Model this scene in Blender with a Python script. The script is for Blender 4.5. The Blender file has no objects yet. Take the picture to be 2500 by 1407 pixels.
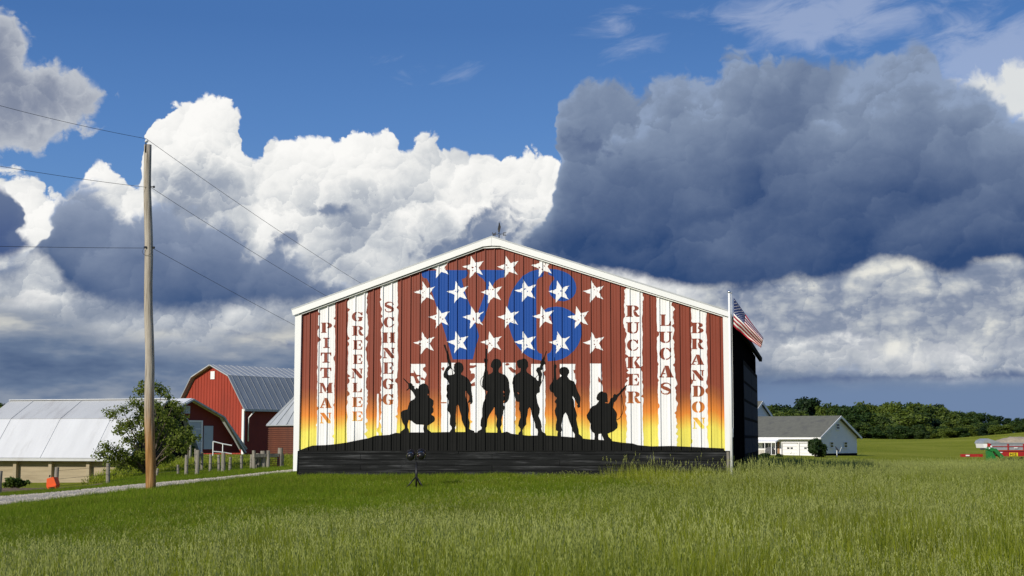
import bpy, bmesh, math, random
import numpy as np
from mathutils import Vector, Matrix

# ------------------------------------------------------------------ camera
F = 3600.0                       # focal length in photo pixels (photo is 2500 x 1407)
CX, CY = 1250.0, 703.5
EYE = 1.6
PITCH = math.atan(368.5 / F)
scene = bpy.context.scene
scene.render.engine = 'CYCLES'
scene.cycles.max_bounces = 6
scene.cycles.diffuse_bounces = 3
scene.cycles.glossy_bounces = 2
scene.cycles.transmission_bounces = 4
cam_d = bpy.data.cameras.new('camera')
cam_d.sensor_width = 36.0
cam_d.lens = 36.0 * F / 2500.0
cam_d.clip_start = 0.1
cam_d.clip_end = 12000
cam = bpy.data.objects.new('camera', cam_d)
cam.location = (0, 0, EYE)
cam.rotation_euler = (math.pi / 2 + PITCH, 0, 0)
scene.collection.objects.link(cam)
scene.camera = cam

SUN_AZ = math.radians(40)        # to the left of straight behind the camera
SUN_EL = math.radians(26)
vs = scene.view_settings
vs.view_transform = 'Standard'
vs.look = 'None'
vs.gamma = 1.0
vs.exposure = 0.0
vs.use_curve_mapping = False

def ray(x, y):
    r, u = (x - CX) / F, (CY - y) / F
    c, s = math.cos(PITCH), math.sin(PITCH)
    return Vector((r, c - s * u, s + c * u))

def P(x, y, D):
    d = ray(x, y)
    return Vector((0, 0, EYE)) + d * (D / d.y)

def direction_angles(x, y):
    d = ray(x, y)
    return math.atan2(d.x, d.y), math.atan2(d.z, math.hypot(d.x, d.y))

# ------------------------------------------------------------------ node helper
class NT:
    def __init__(self, tree):
        self.t = tree
    def new(self, typ, **kw):
        n = self.t.nodes.new(typ)
        for k, v in kw.items():
            setattr(n, k, v)
        return n
    def link(self, a, b):
        self.t.links.new(a, b)
    def put(self, sock, v):
        if isinstance(v, bpy.types.NodeSocket):
            self.t.links.new(v, sock)
        elif v is not None:
            sock.default_value = v
    def m(self, op, a, b=None, c=None, clamp=False):
        n = self.new('ShaderNodeMath', operation=op, use_clamp=clamp)
        for i, v in enumerate((a, b, c)):
            if v is not None:
                self.put(n.inputs[i], v)
        return n.outputs[0]
    def add(self, a, b): return self.m('ADD', a, b)
    def sub(self, a, b): return self.m('SUBTRACT', a, b)
    def mul(self, a, b): return self.m('MULTIPLY', a, b)
    def mad(self, a, b, c): return self.m('MULTIPLY_ADD', a, b, c)
    def mn(self, a, b): return self.m('MINIMUM', a, b)
    def mx(self, a, b): return self.m('MAXIMUM', a, b)
    def step(self, v, lo, hi, a=0.0, b=1.0):
        n = self.new('ShaderNodeMapRange', interpolation_type='SMOOTHSTEP')
        self.put(n.inputs['Value'], v)
        for k, q in (('From Min', lo), ('From Max', hi), ('To Min', a), ('To Max', b)):
            self.put(n.inputs[k], q)
        return n.outputs[0]
    def vec(self, x, y, z=0.0):
        n = self.new('ShaderNodeCombineXYZ')
        for i, v in enumerate((x, y, z)):
            self.put(n.inputs[i], v)
        return n.outputs[0]
    def noise(self, v, scale, detail=4.0, rough=0.5, lac=2.0, dist=0.0):
        n = self.new('ShaderNodeTexNoise')
        self.put(n.inputs['Vector'], v)
        n.inputs['Scale'].default_value = scale
        n.inputs['Detail'].default_value = detail
        n.inputs['Roughness'].default_value = rough
        n.inputs['Lacunarity'].default_value = lac
        n.inputs['Distortion'].default_value = dist
        return n.outputs[0]
    def vor(self, v, scale, detail=0.0, rough=0.5, smooth=None, lac=2.0):
        n = self.new('ShaderNodeTexVoronoi', voronoi_dimensions='2D')
        n.feature = 'F1' if smooth is None else 'SMOOTH_F1'
        self.put(n.inputs['Vector'], v)
        n.inputs['Scale'].default_value = scale
        n.inputs['Detail'].default_value = detail
        n.inputs['Roughness'].default_value = rough
        n.inputs['Lacunarity'].default_value = lac
        if smooth is not None:
            n.inputs['Smoothness'].default_value = smooth
        return n.outputs['Distance']
    def mixc(self, f, a, b):
        n = self.new('ShaderNodeMix', data_type='RGBA')
        self.put(n.inputs[0], f)
        for s, v in ((n.inputs[6], a), (n.inputs[7], b)):
            if not isinstance(v, bpy.types.NodeSocket):
                v = (*v[:3], 1.0)
            self.put(s, v)
        return n.outputs[2]
    def ramp(self, f, stops, interp='LINEAR'):
        n = self.new('ShaderNodeValToRGB')
        n.color_ramp.interpolation = interp
        e = n.color_ramp.elements
        while len(e) < len(stops):
            e.new(0.5)
        for el, (p, c) in zip(e, stops):
            el.position = p
            el.color = (*c[:3], 1.0)
        self.put(n.inputs[0], f)
        return n.outputs[0]
    def curve(self, f, pts):
        n = self.new('ShaderNodeFloatCurve')
        c = n.mapping.curves[0]
        pts = sorted(pts)
        while len(c.points) < len(pts):
            c.points.new(0.5, 0.5)
        for p, (x, y) in zip(c.points, pts):
            p.location = (min(max(x, 0), 1), min(max(y, 0), 1))
            p.handle_type = 'AUTO'
        n.mapping.use_clip = False
        n.mapping.update()
        self.put(n.inputs['Value'], f)
        return n.outputs[0]

def s2l(c):
    return tuple(((v / 255) / 12.92 if v / 255 <= 0.04045 else ((v / 255 + 0.055) / 1.055) ** 2.4) for v in c)

# ------------------------------------------------------------------ world: sky and clouds
world = bpy.data.worlds.new('World')
scene.world = world
world.use_nodes = True
wt = world.node_tree
wt.nodes.clear()
N = NT(wt)
SKY_K = 0.1
tc = N.new('ShaderNodeTexCoord')
sep = N.new('ShaderNodeSeparateXYZ')
N.link(tc.outputs['Generated'], sep.inputs[0])
dx, dy, dz = sep.outputs
# angles measured in units of 1000 photo pixels: U across, V above the horizon
U0 = N.mul(N.m('ARCTAN2', dx, dy), 3.6)
V = N.mul(N.m('ARCSINE', dz), 3.6)
USPAN = 2.66
def uv(x, y):
    a, e = direction_angles(x, y)
    return a * 3.6, e * 3.6
# the layout of the cloud banks carries on round the sky by reflection
Uf = N.m('PINGPONG', N.add(U0, USPAN / 2), USPAN)          # 0 .. USPAN, one frame and a bit
wob = N.noise(N.vec(U0, V, 5.0), 5.0, 4.0, 0.55)
Ufn = N.add(N.m('DIVIDE', Uf, USPAN), N.mul(N.sub(wob, 0.5), 0.075))
VSC = 1.2
def profile(pts):
    """a curve over U from photo points (x, y)"""
    q = []
    for x, y in pts:
        u, v = uv(x, y)
        q.append(((u + USPAN / 2) / USPAN, v / VSC))
    return q
def prof(fac, pts):
    return N.mul(N.curve(fac, profile(pts)), VSC)

pos = N.vec(U0, V, 0.0)
# billowing lobes at several sizes: each Voronoi cell is one rounded head of cloud, brighter on the side turned to the sun
def warp(scale, detail, amount, rough=0.5, z=0.0):
    wn = N.new('ShaderNodeTexNoise')
    N.put(wn.inputs['Vector'], N.vec(U0, V, z))
    wn.inputs['Scale'].default_value = scale
    wn.inputs['Detail'].default_value = detail
    wn.inputs['Roughness'].default_value = rough
    va = N.new('ShaderNodeVectorMath', operation='MULTIPLY_ADD')
    N.link(wn.outputs['Color'], va.inputs[0])
    va.inputs[1].default_value = (amount, amount, 0)
    N.link(pos, va.inputs[2])
    return va.outputs[0], wn.outputs[0]
pw, fs = warp(8.0, 5.0, 0.15, 0.62)
def lobes(p, scale, off, smooth=0.0):
    v = N.new('ShaderNodeTexVoronoi', voronoi_dimensions='2D', feature='SMOOTH_F1' if smooth else 'F1')
    if smooth:
        v.inputs['Smoothness'].default_value = smooth
    po = N.new('ShaderNodeVectorMath', operation='ADD')
    N.link(p, po.inputs[0]); po.inputs[1].default_value = (off, off * 0.37, 0)
    N.link(po.outputs[0], v.inputs['Vector'])
    v.inputs['Scale'].default_value = scale
    d = N.new('ShaderNodeVectorMath', operation='SUBTRACT')
    N.link(po.outputs[0], d.inputs[0]); N.link(v.outputs['Position'], d.inputs[1])
    q = N.new('ShaderNodeVectorMath', operation='DOT_PRODUCT')
    N.link(d.outputs[0], q.inputs[0]); q.inputs[1].default_value = (-0.5 * scale, 0.86 * scale, 0)
    return v.outputs['Distance'], q.outputs['Value']
D1, S1 = lobes(pw, 4.2, 0.3, 0.22)
D2, S2 = lobes(pw, 9.5, 5.1, 0.15)
D3, S3 = lobes(pw, 21.0, 9.7)
D4, S4 = lobes(pw, 46.0, 14.2)
relief = N.add(N.add(N.mul(S1, 0.40), N.mul(S2, 0.34)), N.add(N.mul(S3, 0.19), N.mul(S4, 0.08)))   # about -0.6 .. 0.6
rsoft = N.add(N.mul(S1, 0.5), N.mul(S2, 0.22))
# the same heads as a height, for ragged outlines
Hs = N.add(N.add(N.mul(N.sub(0.45, D1), 0.45), N.mul(N.sub(0.45, D2), 0.50)), N.add(N.mul(N.sub(0.45, D3), 0.34), N.mad(N.sub(0.45, D4), 0.2, N.mul(N.sub(fs, 0.5), 0.35))))
fine = N.noise(pos, 30.0, 3.0, 0.6)
big = N.noise(N.vec(U0, N.mul(V, 1.3), 3.7), 3.4, 3.0, 0.5)
big2 = N.noise(N.vec(U0, N.mul(V, 1.5), 8.1), 6.0, 4.0, 0.55)

# --- clear sky
sky = N.new('ShaderNodeTexSky', sky_type='NISHITA')
sky.sun_disc = False
sky.sun_elevation = SUN_EL
sky.sun_rotation = math.radians(180) + SUN_AZ
sky.air_density = 1.0
sky.dust_density = 0.1
sky.ozone_density = 6.0
skyv = N.new('ShaderNodeVectorMath', operation='SCALE')
N.link(sky.outputs[0], skyv.inputs[0])
skyv.inputs['Scale'].default_value = SKY_K
col = N.mixc(0.75, skyv.outputs[0], N.ramp(V, [(0.0, s2l((128, 158, 200))), (0.45, s2l((102, 146, 202))), (0.75, s2l((80, 126, 191))), (1.0, s2l((62, 108, 174)))]))

def over(mask, c):
    global col
    col = N.mixc(mask, col, c)

# --- high thin wisps
wis = N.noise(N.vec(N.mad(U0, 1.0, N.mul(V, 1.3)), N.mad(V, 3.2, N.mul(U0, -0.8)), 1.0), 5.0, 5.0, 0.62, dist=0.6)
def blob(x, y, rx, ry):
    u, v = uv(x, y)
    a = N.m('DIVIDE', N.sub(N.sub(Uf, USPAN / 2), u), rx)
    b = N.m('DIVIDE', N.sub(V, v), ry)
    return N.sub(1.0, N.m('SQRT', N.add(N.mul(a, a), N.mul(b, b))))
wz = N.mx(N.mx(blob(2020, 40, 0.36, 0.10), blob(2420, 170, 0.30, 0.20)), N.mul(N.mx(blob(1520, 85, 0.12, 0.07), blob(1010, 170, 0.14, 0.04)), 0.45))
over(N.mul(N.step(N.add(N.mul(wz, 0.55), N.sub(wis, 0.5)), 0.04, 0.46), 0.40), s2l((205, 212, 228)))
over(N.mul(N.step(N.add(N.mul(blob(2500, 215, 0.22, 0.10), 0.9), N.mul(Hs, 0.8)), 0.18, 0.5), 0.9), s2l((226, 228, 226)))
# a hazy pale band low in the sky
over(N.step(V, 0.30, 0.02, 0.0, 0.75), s2l((122, 143, 175)))

# --- shaded cloud at the upper left corner
def cloudmask(field, lo=0.0, hi=0.03):
    return N.step(field, lo, hi)
ml = N.add(N.mul(N.mx(blob(40, 250, 0.22, 0.125), blob(-20, 140, 0.10, 0.11)), 0.17), N.mul(Hs, 0.11))
cl = N.mixc(N.step(N.add(N.mul(ml, 7.0), N.mul(relief, -0.5)), 0.1, 1.1), s2l((192, 197, 205)), s2l((128, 138, 160)))
over(cloudmask(ml, 0.015, 0.05), cl)

# --- the white cumulus bank
topW = prof(Ufn, [(-80, 425), (0, 425), (50, 425), (90, 455), (120, 475), (190, 470), (215, 430), (262, 400), (300, 425), (345, 440),
                  (380, 380), (398, 295), (440, 245), (490, 225), (545, 240), (590, 290), (606, 345), (640, 360), (680, 335), (740, 325), (830, 312),
                  (925, 325), (955, 330), (990, 375), (1030, 362), (1080, 340), (1120, 372), (1170, 372), (1240, 378), (1330, 355),
                  (1385, 400), (1450, 470), (1600, 560), (1800, 640), (2060, 655), (2200, 665), (2500, 640)])
eW = N.add(N.sub(topW, V), N.mul(Hs, 0.085))
mW = cloudmask(eW, 0.0, 0.014)
depthW = N.step(eW, 0.0, 0.34)                         # 0 at the tops, 1 deep down
litW = N.add(N.mad(relief, 0.50, 0.80), N.mul(N.sub(big2, 0.5), 0.62))
litW = N.sub(litW, N.mul(N.mx(N.sub(depthW, 0.30), 0.0), N.mad(big, 2.6, -0.55)))
litW = N.add(litW, N.mul(N.sub(fine, 0.5), 0.10))
cW = N.ramp(litW, [(0.0, s2l((118, 132, 156))), (0.30, s2l((158, 167, 182))), (0.55, s2l((205, 209, 213))), (0.8, s2l((240, 240, 238))), (1.0, s2l((252, 251, 248)))])
over(mW, cW)

# --- soft lower cloud floor, stretched flat
st = N.noise(N.vec(U0, N.mul(V, 4.2), 9.0), 2.2, 4.0, 0.5)
st2 = N.noise(N.vec(U0, N.mul(V, 3.0), 4.0), 9.0, 4.0, 0.55)
cS = N.ramp(N.add(N.add(N.mad(N.sub(st, 0.5), 1.7, 0.40), N.mul(N.sub(st2, 0.5), 0.6)), N.add(N.mul(N.step(V, 0.17, 0.02), 0.12), N.mul(N.mul(N.step(V, 0.22, 0.27), N.step(V, 0.36, 0.29)), 0.22))),
            [(0.05, s2l((74, 95, 130))), (0.36, s2l((104, 122, 150))), (0.58, s2l((142, 152, 168))), (0.82, s2l((204, 204, 199)))])
floorL = prof(Ufn, [(-80, 700), (0, 690), (250, 760), (450, 800), (740, 770), (1000, 770), (1400, 800), (1800, 850), (2000, 860), (2300, 890), (2500, 900)])
over(N.step(N.add(N.sub(floorL, V), N.mul(N.sub(st2, 0.5), 0.10)), -0.03, 0.09), cS)
# lower right: broken grey and white cumulus
lumpR = N.add(N.mul(Hs, 0.35), N.mad(N.sub(st2, 0.5), 0.6, N.mul(N.sub(big2, 0.5), 1.5)))
mR = N.mn(N.mn(N.step(V, 0.12, 0.26), N.step(V, 0.50, 0.44)), N.step(N.sub(N.sub(Uf, USPAN / 2), uv(1650, 800)[0]), 0.0, 0.1))
cR = N.ramp(N.add(N.add(N.mad(lumpR, 1.15, 0.56), N.mul(relief, 0.34)), N.mul(N.sub(V, 0.33), 1.7)),
            [(0.05, s2l((104, 121, 150))), (0.36, s2l((136, 147, 168))), (0.58, s2l((178, 184, 192))), (0.85, s2l((230, 229, 221)))])
over(N.mul(mR, N.step(N.add(lumpR, N.mul(N.sub(V, 0.24), 2.6)), -0.35, 0.05)), cR)
# clear hazy strip just over the hills
over(N.mul(N.step(V, 0.17, 0.10), N.step(N.sub(N.sub(Uf, USPAN / 2), uv(1700, 800)[0]), 0.0, 0.2)), s2l((112, 134, 168)))

# --- dark clouds before the white bank, left
def darkcloud(tops, bots, amp, c_lo, c_hi, span, soft=0.03, light=1.0, base=None):
    t = prof(Ufn, tops)
    b = prof(Ufn, bots)
    e = N.mn(N.add(N.sub(t, V), N.mul(Hs, amp)), N.mad(N.sub(fs, 0.5), amp * 0.9, N.sub(V, b)))
    m = cloudmask(e, 0.0, soft)
    g = N.m('DIVIDE', N.sub(V, b), N.mx(N.sub(t, b), 0.02))
    lit = N.add(N.add(N.mul(g, span), N.add(N.mul(rsoft, 0.16 * light), N.mul(relief, 0.16 * light))), N.add(N.mul(N.sub(big, 0.5), 0.70), N.mul(N.sub(big2, 0.5), 0.55)))
    lit = N.add(lit, N.mul(N.sub(fine, 0.5), 0.10))
    stops = [(0.0, c_lo), (0.30, tuple(a * 0.75 + q * 0.25 for a, q in zip(c_lo, c_hi))), (0.62, tuple(a * 0.42 + q * 0.58 for a, q in zip(c_lo, c_hi))), (0.9, c_hi), (1.0, tuple(min(1, q * 1.25) for q in c_hi))]
    return m, N.ramp(lit, stops)
m, c = darkcloud([(-80, 640), (60, 640), (100, 560), (118, 480), (150, 455), (190, 455), (235, 462), (275, 490), (320, 505), (380, 480), (430, 520), (500, 505), (560, 545),
                  (610, 590), (650, 575), (700, 610), (760, 650), (820, 690), (900, 720), (1000, 760), (1100, 800), (2500, 900)],
                 [(-80, 700), (40, 690), (100, 650), (170, 720), (260, 765), (350, 778), (450, 784), (560, 778), (640, 768), (740, 768), (820, 765), (900, 760), (1000, 775), (1100, 830), (2500, 920)],
                 0.10, s2l((66, 90, 130)), s2l((144, 157, 180)), 0.98, soft=0.05)
over(m, c)
m, c = darkcloud([(-80, 430), (0, 440), (25, 460), (32, 520), (70, 580), (110, 600), (125, 640), (200, 700), (2500, 900)],
                 [(-80, 650), (0, 642), (60, 630), (100, 610), (125, 645), (200, 710), (2500, 930)],
                 0.05, s2l((66, 88, 134)), s2l((104, 120, 152)), 0.9, soft=0.03)
over(m, c)
# small dark scraps in the white bank
sc = N.mx(N.mx(blob(780, 515, 0.07, 0.022), blob(700, 580, 0.06, 0.03)), N.mx(blob(1210, 560, 0.10, 0.085), blob(1110, 610, 0.13, 0.04)))
over(N.mul(N.step(N.add(N.mul(sc, 0.5), N.mul(Hs, 0.9)), 0.10, 0.45), 0.85), s2l((104, 122, 154)))

# --- the great storm cloud at the right
topD = [(-80, 1050), (1180, 800), (1240, 660), (1300, 560), (1345, 470), (1366, 380), (1378, 310), (1390, 250), (1402, 205), (1450, 172), (1500, 185), (1545, 215), (1590, 190),
        (1640, 168), (1690, 172), (1735, 205), (1750, 150), (1800, 120), (1850, 128), (1890, 118), (1925, 145), (1970, 130), (2040, 130), (2090, 142), (2130, 128), (2180, 125),
        (2225, 103), (2270, 120), (2300, 180), (2350, 190), (2400, 205), (2450, 235), (2500, 285), (2580, 300)]
botD = [(-80, 1060), (1100, 640), (1200, 620), (1300, 640), (1480, 680), (1650, 712), (1800, 718), (1950, 702), (2060, 690), (2110, 660), (2250, 665), (2330, 672), (2420, 650), (2500, 655), (2580, 655)]
m, c = darkcloud(topD, botD, 0.075, s2l((48, 74, 118)), s2l((128, 144, 170)), 1.0, soft=0.034, light=1.15)
over(m, c)
# a darker scrap before its left shoulder
over(N.mul(N.step(N.add(N.mul(blob(1440, 355, 0.10, 0.045), 0.5), N.mul(Hs, 0.8)), 0.08, 0.4), 0.7), s2l((84, 102, 138)))

# below the horizon: plain dull light, as from fields
over(N.step(V, 0.0, -0.15), s2l((90, 105, 90)))
bg = N.new('ShaderNodeBackground')
bg.inputs['Strength'].default_value = 1.0
N.link(col, bg.inputs['Color'])
wo = N.new('ShaderNodeOutputWorld')
N.link(bg.outputs[0], wo.inputs[0])
world.cycles.sampling_method = 'MANUAL'
world.cycles.sample_map_resolution = 512

sun_d = bpy.data.lights.new('sun', 'SUN')
sun_d.energy = 4.4
sun_d.angle = math.radians(0.53)
sun_d.color = (1.0, 0.93, 0.82)
sun = bpy.data.objects.new('sun', sun_d)
to_sun = Vector((-math.sin(SUN_AZ) * math.cos(SUN_EL), -math.cos(SUN_AZ) * math.cos(SUN_EL), math.sin(SUN_EL)))
sun.rotation_euler = to_sun.to_track_quat('Z', 'Y').to_euler()
sun.location = to_sun * 60
scene.collection.objects.link(sun)

# ------------------------------------------------------------------ helpers
rnd = random.Random(7)
COL = scene.collection

def link(o, parent=None):
    COL.objects.link(o)
    if parent is not None:
        o.parent = parent
    return o

def tag(o, label=None, cat=None, group=None, kind=None):
    if label: o['label'] = label
    if cat: o['category'] = cat
    if group: o['group'] = group
    if kind: o['kind'] = kind
    return o

def thing(name, label, cat, loc=(0, 0, 0), rotz=0.0, group=None):
    o = bpy.data.objects.new(name, None)
    o.empty_display_size = 0.2
    o.location = loc
    o.rotation_euler = (0, 0, rotz)
    link(o)
    return tag(o, label, cat, group)

class MB:
    """collects simple solids into one mesh"""
    def __init__(self):
        self.v, self.f, self.mi, self.cur = [], [], [], 0
    def mat(self, i):
        self.cur = i
        return self
    def add(self, vs, fs):
        b = len(self.v)
        self.v += [tuple(p) for p in vs]
        self.f += [tuple(i + b for i in q) for q in fs]
        self.mi += [self.cur] * len(fs)
        return self
    def box(self, x0, x1, y0, y1, z0, z1):
        vs = [(x, y, z) for z in (z0, z1) for y in (y0, y1) for x in (x0, x1)]
        return self.add(vs, [(0, 2, 3, 1), (4, 5, 7, 6), (0, 1, 5, 4), (2, 6, 7, 3), (0, 4, 6, 2), (1, 3, 7, 5)])
    def bar(self, a, b, w, h, up=(0, 0, 1)):
        a, b = Vector(a), Vector(b)
        d = (b - a).normalized()
        u = Vector(up)
        if abs(d.dot(u)) > 0.98:
            u = Vector((0, 1, 0))
        s = d.cross(u).normalized()
        t = s.cross(d).normalized()
        vs = []
        for p in (a, b):
            for i, j in ((-1, -1), (1, -1), (1, 1), (-1, 1)):
                vs.append(p + s * (i * w / 2) + t * (j * h / 2))
        return self.add(vs, [(0, 3, 2, 1), (4, 5, 6, 7), (0, 1, 5, 4), (1, 2, 6, 5), (2, 3, 7, 6), (3, 0, 4, 7)])
    def tube(self, pts, rad, n=8, caps=True):
        pts = [Vector(p) for p in pts]
        if not isinstance(rad, (list, tuple)):
            rad = [rad] * len(pts)
        vs, fs = [], []
        up = Vector((0.13, 0.21, 1)).normalized()
        for i, p in enumerate(pts):
            d = (pts[min(i + 1, len(pts) - 1)] - pts[max(i - 1, 0)]).normalized()
            u = up if abs(d.dot(up)) < 0.95 else Vector((1, 0, 0))
            s = d.cross(u).normalized()
            t = s.cross(d)
            for k in range(n):
                a = 2 * math.pi * k / n
                vs.append(p + (s * math.cos(a) + t * math.sin(a)) * rad[i])
        for i in range(len(pts) - 1):
            for k in range(n):
                k2 = (k + 1) % n
                fs.append((i * n + k, i * n + k2, (i + 1) * n + k2, (i + 1) * n + k))
        if caps:
            fs.append(tuple(range(n - 1, -1, -1)))
            fs.append(tuple((len(pts) - 1) * n + k for k in range(n)))
        return self.add(vs, fs)
    def prism(self, poly, off):
        """poly: list of 3D points (planar), extruded by vector off"""
        n = len(poly)
        off = Vector(off)
        vs = [Vector(p) for p in poly] + [Vector(p) + off for p in poly]
        fs = [tuple(range(n)), tuple(range(2 * n - 1, n - 1, -1))]
        for i in range(n):
            j = (i + 1) % n
            fs.append((i, i + n, j + n, j))
        return self.add(vs, fs)
    def lathe(self, c, prof, n=16):
        """prof: list of (r, z)"""
        vs, fs = [], []
        for r, z in prof:
            for k in range(n):
                a = 2 * math.pi * k / n
                vs.append((c[0] + r * math.cos(a), c[1] + r * math.sin(a), c[2] + z))
        for i in range(len(prof) - 1):
            for k in range(n):
                k2 = (k + 1) % n
                fs.append((i * n + k, i * n + k2, (i + 1) * n + k2, (i + 1) * n + k))
        return self.add(vs, fs)
    def build(self, name, mats, parent=None, smooth=False, fix=True):
        me = bpy.data.meshes.new(name)
        me.from_pydata(self.v, [], self.f)
        if not isinstance(mats, (list, tuple)):
            mats = [mats]
        for m in mats:
            me.materials.append(m)
        me.polygons.foreach_set('material_index', self.mi)
        if fix:
            bm = bmesh.new()
            bm.from_mesh(me)
            bmesh.ops.recalc_face_normals(bm, faces=bm.faces)
            bm.to_mesh(me)
            bm.free()
        if smooth:
            me.polygons.foreach_set('use_smooth', [True] * len(me.polygons))
        me.update()
        o = bpy.data.objects.new(name, me)
        return link(o, parent)

# ------------------------------------------------------------------ materials
def material(name, color, rough=0.7, var=0.12, vscale=6.0, bump=0.0, bscale=40.0, metal=0.0, spec=0.3, stretch=(1, 1, 1), dirt=None, dscale=2.0, dlo=0.5, dhi=0.7, obj=True):
    m = bpy.data.materials.new(name)
    m.use_nodes = True
    t = m.node_tree
    t.nodes.clear()
    n = NT(t)
    tcn = n.new('ShaderNodeTexCoord')
    mp = n.new('ShaderNodeMapping')
    n.link(tcn.outputs['Object'], mp.inputs[0])
    mp.inputs['Scale'].default_value = stretch
    v = mp.outputs[0]
    f = n.noise(v, vscale, 5.0, 0.6)
    k = n.mad(n.sub(f, 0.5), 2 * var * 2.0, 1.0)
    vm = n.new('ShaderNodeVectorMath', operation='SCALE')
    vm.inputs[0].default_value = color[:3]
    n.put(vm.inputs['Scale'], k)
    c = vm.outputs[0]
    if dirt is not None:
        d = n.noise(v, dscale, 7.0, 0.65)
        c = n.mixc(n.step(d, dlo, dhi), c, dirt)
    b = n.new('ShaderNodeBsdfPrincipled')
    n.link(c, b.inputs['Base Color'])
    b.inputs['Roughness'].default_value = rough
    b.inputs['Metallic'].default_value = metal
    b.inputs['Specular IOR Level'].default_value = spec
    if bump:
        bn = n.new('ShaderNodeBump')
        bn.inputs['Strength'].default_value = bump
        bn.inputs['Distance'].default_value = 0.01
        n.link(n.noise(v, bscale, 5.0, 0.6), bn.inputs['Height'])
        n.link(bn.outputs[0], b.inputs['Normal'])
    o = n.new('ShaderNodeOutputMaterial')
    n.link(b.outputs[0], o.inputs[0])
    return m

def leaf_material(name, c1, c2, trans=0.35, scale=1.2, rough=0.55, attr=None, spec=0.25):
    m = bpy.data.materials.new(name)
    m.use_nodes = True
    t = m.node_tree
    t.nodes.clear()
    n = NT(t)
    if attr:
        a = n.new('ShaderNodeAttribute', attribute_name=attr)
        c = a.outputs['Color']
        gp = n.new('ShaderNodeNewGeometry')
        w = n.noise(gp.outputs['Position'], 0.35, 3.0, 0.5)
        vm = n.new('ShaderNodeVectorMath', operation='SCALE')
        n.link(c, vm.inputs[0])
        n.put(vm.inputs['Scale'], n.mad(n.sub(w, 0.5), 0.9, 1.0))
        w2 = n.noise(gp.outputs['Position'], 0.13, 2.0, 0.5)
        c = n.mixc(n.step(w2, 0.42, 0.62, 0.0, 0.45), vm.outputs[0], c2)
    else:
        tcn = n.new('ShaderNodeTexCoord')
        oi = n.new('ShaderNodeObjectInfo')
        f = n.noise(tcn.outputs['Object'], scale, 4.0, 0.6)
        f = n.add(f, n.mul(n.sub(oi.outputs['Random'], 0.5), 0.8))
        c = n.mixc(n.step(f, 0.3, 0.7), c1, c2)
    d = n.new('ShaderNodeBsdfPrincipled')
    n.link(c, d.inputs['Base Color'])
    d.inputs['Roughness'].default_value = rough
    d.inputs['Specular IOR Level'].default_value = spec
    tr = n.new('ShaderNodeBsdfTranslucent')
    n.link(c, tr.inputs['Color'])
    mx = n.new('ShaderNodeMixShader')
    mx.inputs[0].default_value = trans
    n.link(d.outputs[0], mx.inputs[1])
    n.link(tr.outputs[0], mx.inputs[2])
    o = n.new('ShaderNodeOutputMaterial')
    n.link(mx.outputs[0], o.inputs[0])
    return m

M = {}
M['white_trim'] = material('white_painted_steel', (0.78, 0.79, 0.76), 0.45, 0.03, 2.0, 0.05, 20, dirt=(0.55, 0.54, 0.48), dscale=1.3, dlo=0.62, dhi=0.85, stretch=(1, 1, 0.3))
M['white_paint'] = material('white_mural_paint', (0.80, 0.80, 0.78), 0.5, 0.035, 3.0, 0.05, 25, dirt=(0.62, 0.62, 0.58), dscale=1.1, dlo=0.6, dhi=0.85, stretch=(1, 1, 0.25))
M['blue_paint'] = material('blue_mural_paint', (0.011, 0.068, 0.30), 0.5, 0.07, 1.5, 0.05, 25, stretch=(1, 1, 0.4), spec=0.15)
M['black_paint'] = material('black_mural_paint', (0.0065, 0.007, 0.0065), 0.55, 0.2, 2.0, 0.05, 25, spec=0.10, stretch=(1, 1, 0.3), dirt=(0.013, 0.013, 0.012), dscale=3.0, dlo=0.5, dhi=0.8)
M['black_wood'] = material('black_stained_boards', (0.012, 0.013, 0.013), 0.8, 0.4, 3.0, 0.5, 18, stretch=(0.4, 1, 7), dirt=(0.085, 0.088, 0.090), dscale=2.4, dlo=0.48, dhi=0.80, spec=0.1)
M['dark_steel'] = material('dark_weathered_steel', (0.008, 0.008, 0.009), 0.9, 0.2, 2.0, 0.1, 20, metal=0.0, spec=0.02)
M['dark_pane'] = material('dark_window_panel', (0.030, 0.034, 0.045), 0.8, 0.15, 1.5, spec=0.05)
M['roof_grey'] = material('galvanised_roof', (0.42, 0.44, 0.44), 0.55, 0.16, 1.2, 0.08, 18, metal=0.15, stretch=(3, 0.5, 0.5), dirt=(0.20, 0.19, 0.18), dscale=1.2, dlo=0.55, dhi=0.8)
M['roof_steep'] = material('weathered_steep_roof', (0.31, 0.33, 0.335), 0.6, 0.18, 1.2, 0.08, 18, metal=0.2, stretch=(3, 0.5, 0.5), dirt=(0.20, 0.19, 0.18), dscale=1.4, dlo=0.55, dhi=0.75)
M['roof_white'] = material('white_coated_roof', (0.60, 0.61, 0.61), 0.6, 0.07, 1.0, 0.1, 14, dirt=(0.47, 0.47, 0.46), dscale=0.8, dlo=0.55, dhi=0.8, stretch=(2, 0.4, 0.4))
M['roof_pale'] = material('pale_grey_roof', (0.50, 0.51, 0.50), 0.6, 0.05, 1.0, 0.1, 14, dirt=(0.42, 0.42, 0.41), dscale=0.8, stretch=(2, 0.4, 0.4))
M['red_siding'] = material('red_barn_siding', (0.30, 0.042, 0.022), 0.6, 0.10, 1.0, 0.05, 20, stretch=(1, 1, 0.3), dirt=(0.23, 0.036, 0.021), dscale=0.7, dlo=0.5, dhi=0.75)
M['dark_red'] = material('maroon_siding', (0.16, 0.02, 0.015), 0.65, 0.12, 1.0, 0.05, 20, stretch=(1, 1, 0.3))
M['brown_mesh'] = material('brown_crib_steel', (0.09, 0.028, 0.016), 0.7, 0.2, 2.0, 0.1, 20)
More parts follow.
